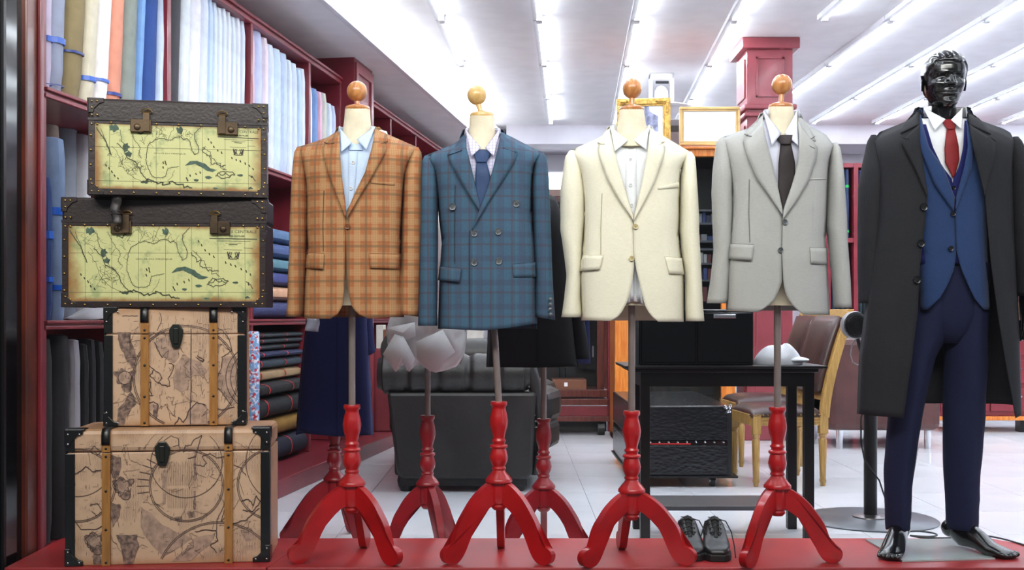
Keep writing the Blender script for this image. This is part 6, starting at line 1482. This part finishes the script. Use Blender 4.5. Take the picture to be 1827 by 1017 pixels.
bm = B(); loft(bm, [[(wq*math.cos(a)*(1+.08*math.sin(a*5)), .07*math.sin(a), z) for a in [2*math.pi*i/20 for i in range(20)]] for wq, z in ((.055,0),(.05,.2),(.045,.4),(.03,.55))]); obj('cloth_body', bm, navy_wool, gm)
for i, xx in enumerate((1000, 1010)):
    hg = thing('clothes_hanger', 'chrome clothes hanger in the dark wardrobe, %s one' % ('left' if i == 0 else 'right'), 'hanger', ((xx-913.5)*ku, DU+.12, EYE-(656-HZ)*ku), 0, 'chrome hangers')
    obj('hook', tube(B(), [(-.05, 0, 0), (-.02, 0, .01), (0, 0, -.02), (0, 0, -.09)], .004, 6), chrome, hg); obj('bar', tube(B(), [(0, 0, 0), (.07, 0, .012), (.10, 0, .008)], .004, 6), chrome, hg)
# items in far shelving (left of the sofa) and small boxes
for i, (a, b_, c, d, m, lb, nm) in enumerate(((671, 684, 580, 622, mat('white_card', (206, 204, 196), .7), 'upright white card box beyond the navy coat', 'white box'), (684, 694, 588, 622, mat('brown_card', (110,66,44), .6), 'small brown card box beside the white one beyond the navy coat', 'brown box'))):
    D_ = 8.7; k = D_/F0; o = obj('card_box', bx((a-913.5)*k, (b_-913.5)*k-.003, D_, D_+.2, .743, EYE-(c-HZ)*k), m, None, smooth=False, bevel=.003); tag(o, lb, 'box')
rk = thing('side_cabinet', 'narrow dark red side cabinet on the shelf plinth carrying two boxes beyond the navy coat', 'cabinet', (-.99, 8.8, .1))
k = 8.6/F0
W_('carcass', bx(-1.085, -.90, 8.66, 8.94, .101, .742), maroon, rk, bevel=.01)
fb = thing('file_cabinet', 'white box file with a dark label behind the sofa back', 'box', (-.33, 9.3, 0))
k = 9.3/F0; W_('carcass', bx((833-913.5)*k, (862-913.5)*k, 9.3, 9.5, 0, EYE-(588-HZ)*k), mat('white_card', (206,204,196), .7), fb, bevel=.004); W_('label', bx((845-913.5)*k, (857-913.5)*k, 9.296, 9.3, EYE-(612-HZ)*k, EYE-(604-HZ)*k), mat('dark_label', (40,44,50), .5), fb)
W_('red_post', bx((812-913.5)*k, (830-913.5)*k, 9.32, 9.45, 0, EYE-(560-HZ)*k), maroon, fb)
# far wall items: light box and brown dado between the teal and cream jackets
D_ = 13.6; k = D_/F0
lb = thing('light_box', 'bright white lightbox sign on the far wall between teal and cream jackets', 'sign', tuple(PX(990, 340, D_)))
W_('frame', bx((930-913.5)*k, (1060-913.5)*k, D_, D_+.1, EYE+(HZ-341)*k, EYE+(HZ-306)*k), white, lb); W_('panel', bx((933-913.5)*k, (1057-913.5)*k, D_-.01, D_, EYE+(HZ-339)*k, EYE+(HZ-309)*k), mat('lightbox_face', (246, 250, 255), .5, var=0, emit=1.3), lb)
dd_ = thing('wall_panelling', 'dark brown wooden panelling on the far wall under the lightbox', 'panelling', (.5, 13.7, 0))
W_('panel', bx((900-913.5)*k, (1090-913.5)*k, 13.65, 13.85, 0, EYE+(HZ-342)*k), darkwood, dd_)
for q in (.55, .85, 1.15): W_('batten', bx((900-913.5)*k, (1090-913.5)*k, 13.62, 13.65, EYE+q, EYE+q+.05), darkwood, dd_, bevel=.006)
# rear wall shelving with blue bolts (right)
DR = 12.4; kr = DR/F0
rs = thing('rear_shelving', 'red lacquered shelving with blue fabric bolts on the rear wall behind the mannequin', 'shelf', ((1660-913.5)*kr, DR, 0))
xa, xb = (1478-913.5)*kr, (1845-913.5)*kr
for z, th in ((EYE+1.70, .05), (EYE+.87, .05), (EYE+.02, .05), (.12, .12)): W_('shelf', bx(xa, xb, DR, DR+.5, z-th, z), maroon, rs, bevel=.004)
dv = [1478, 1527, 1600, 1673, 1746, 1845]
for d in dv: W_('divider', bx((d-4-913.5)*kr, (d+4-913.5)*kr, DR-.01, DR+.5, 0, EYE+1.70), maroon, rs, bevel=.004)
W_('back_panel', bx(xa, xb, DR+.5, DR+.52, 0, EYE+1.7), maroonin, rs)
bl = [(104,112,196),(60,76,140),(44,58,110),(40,56,92),(150,160,210),(70,90,150)]; bn = ['violet blue','royal blue','dark blue','steel navy','pale blue','mid blue']
for bi in range(len(dv)-1):
    xx = dv[bi]+6; ii = 0
    while xx < dv[bi+1]-10:
        ww = 8.4; ci = (bi*2+ii) % 6
        for lv, (zb_, hh) in enumerate(((EYE+.871, .76), (EYE+.021, .74), (.121, .74))):
            if xx > 1545 and lv > 0 and bi not in (4,): continue
            cA = bl[ci] if lv == 0 else (30+ci*3, 50+ci*3, 64)
            lbl = '%s bolt, %s in the %s bay, %s of the rear shelving' % (bn[ci] if lv == 0 else 'dark teal', ordn(ii), ordn(bi), ['upper shelf', 'middle shelf', 'lower shelf'][lv])
            bolt(((xx+ww/2-913.5)*kr, DR+.13, zb_), ww*kr*.96, .22, hh-.012*((ii+bi) % 3), cA, lbl, 'blue fabric bolts on the rear wall', 0, [(.06, .03, 'g'), (.56, .03, 'g')] if lv == 0 else [], 0, 3, ii+bi)
        xx += ww; ii += 1
# low red cabinet right behind the coat
DL = 9.6; kl = DL/F0
lc = thing('low_counter', 'red drawer counter on a wooden base at the far right behind the overcoat', 'counter', ((1790-913.5)*kl, DL, 0))
xa, xb = (1672-913.5)*kl, (1860-913.5)*kl
W_('base_board', bx(xa, xb, DL-.05, DL+.5, .105, .14), orangewood, lc, bevel=.004); W_('carcass', bx(xa+.02, xb-.02, DL, DL+.48, .14, .93), maroon, lc, bevel=.004); W_('counter_top', bx(xa, xb, DL-.04, DL+.5, .93, .97), maroon, lc, bevel=.006)
for z in (.18, .42, .66): 
    for q in range(2):
        w3 = (xb-xa-.06)/2; o = W_('drawer', bx(xa+.03+q*w3, xa+.02+(q+1)*w3, DL-.02, DL, z, z+.2), maroon, lc, bevel=.006)
        W_('drawer_handle', bx(xa+.03+q*w3+w3/2-.05, xa+.03+q*w3+w3/2+.05, DL-.035, DL-.02, z+.12, z+.135), chrome, o)
for xx in (xa+.15, xb-.15): W_('foot', bx(xx-.04, xx+.04, DL, DL+.1, 0, .105), blackm, lc)
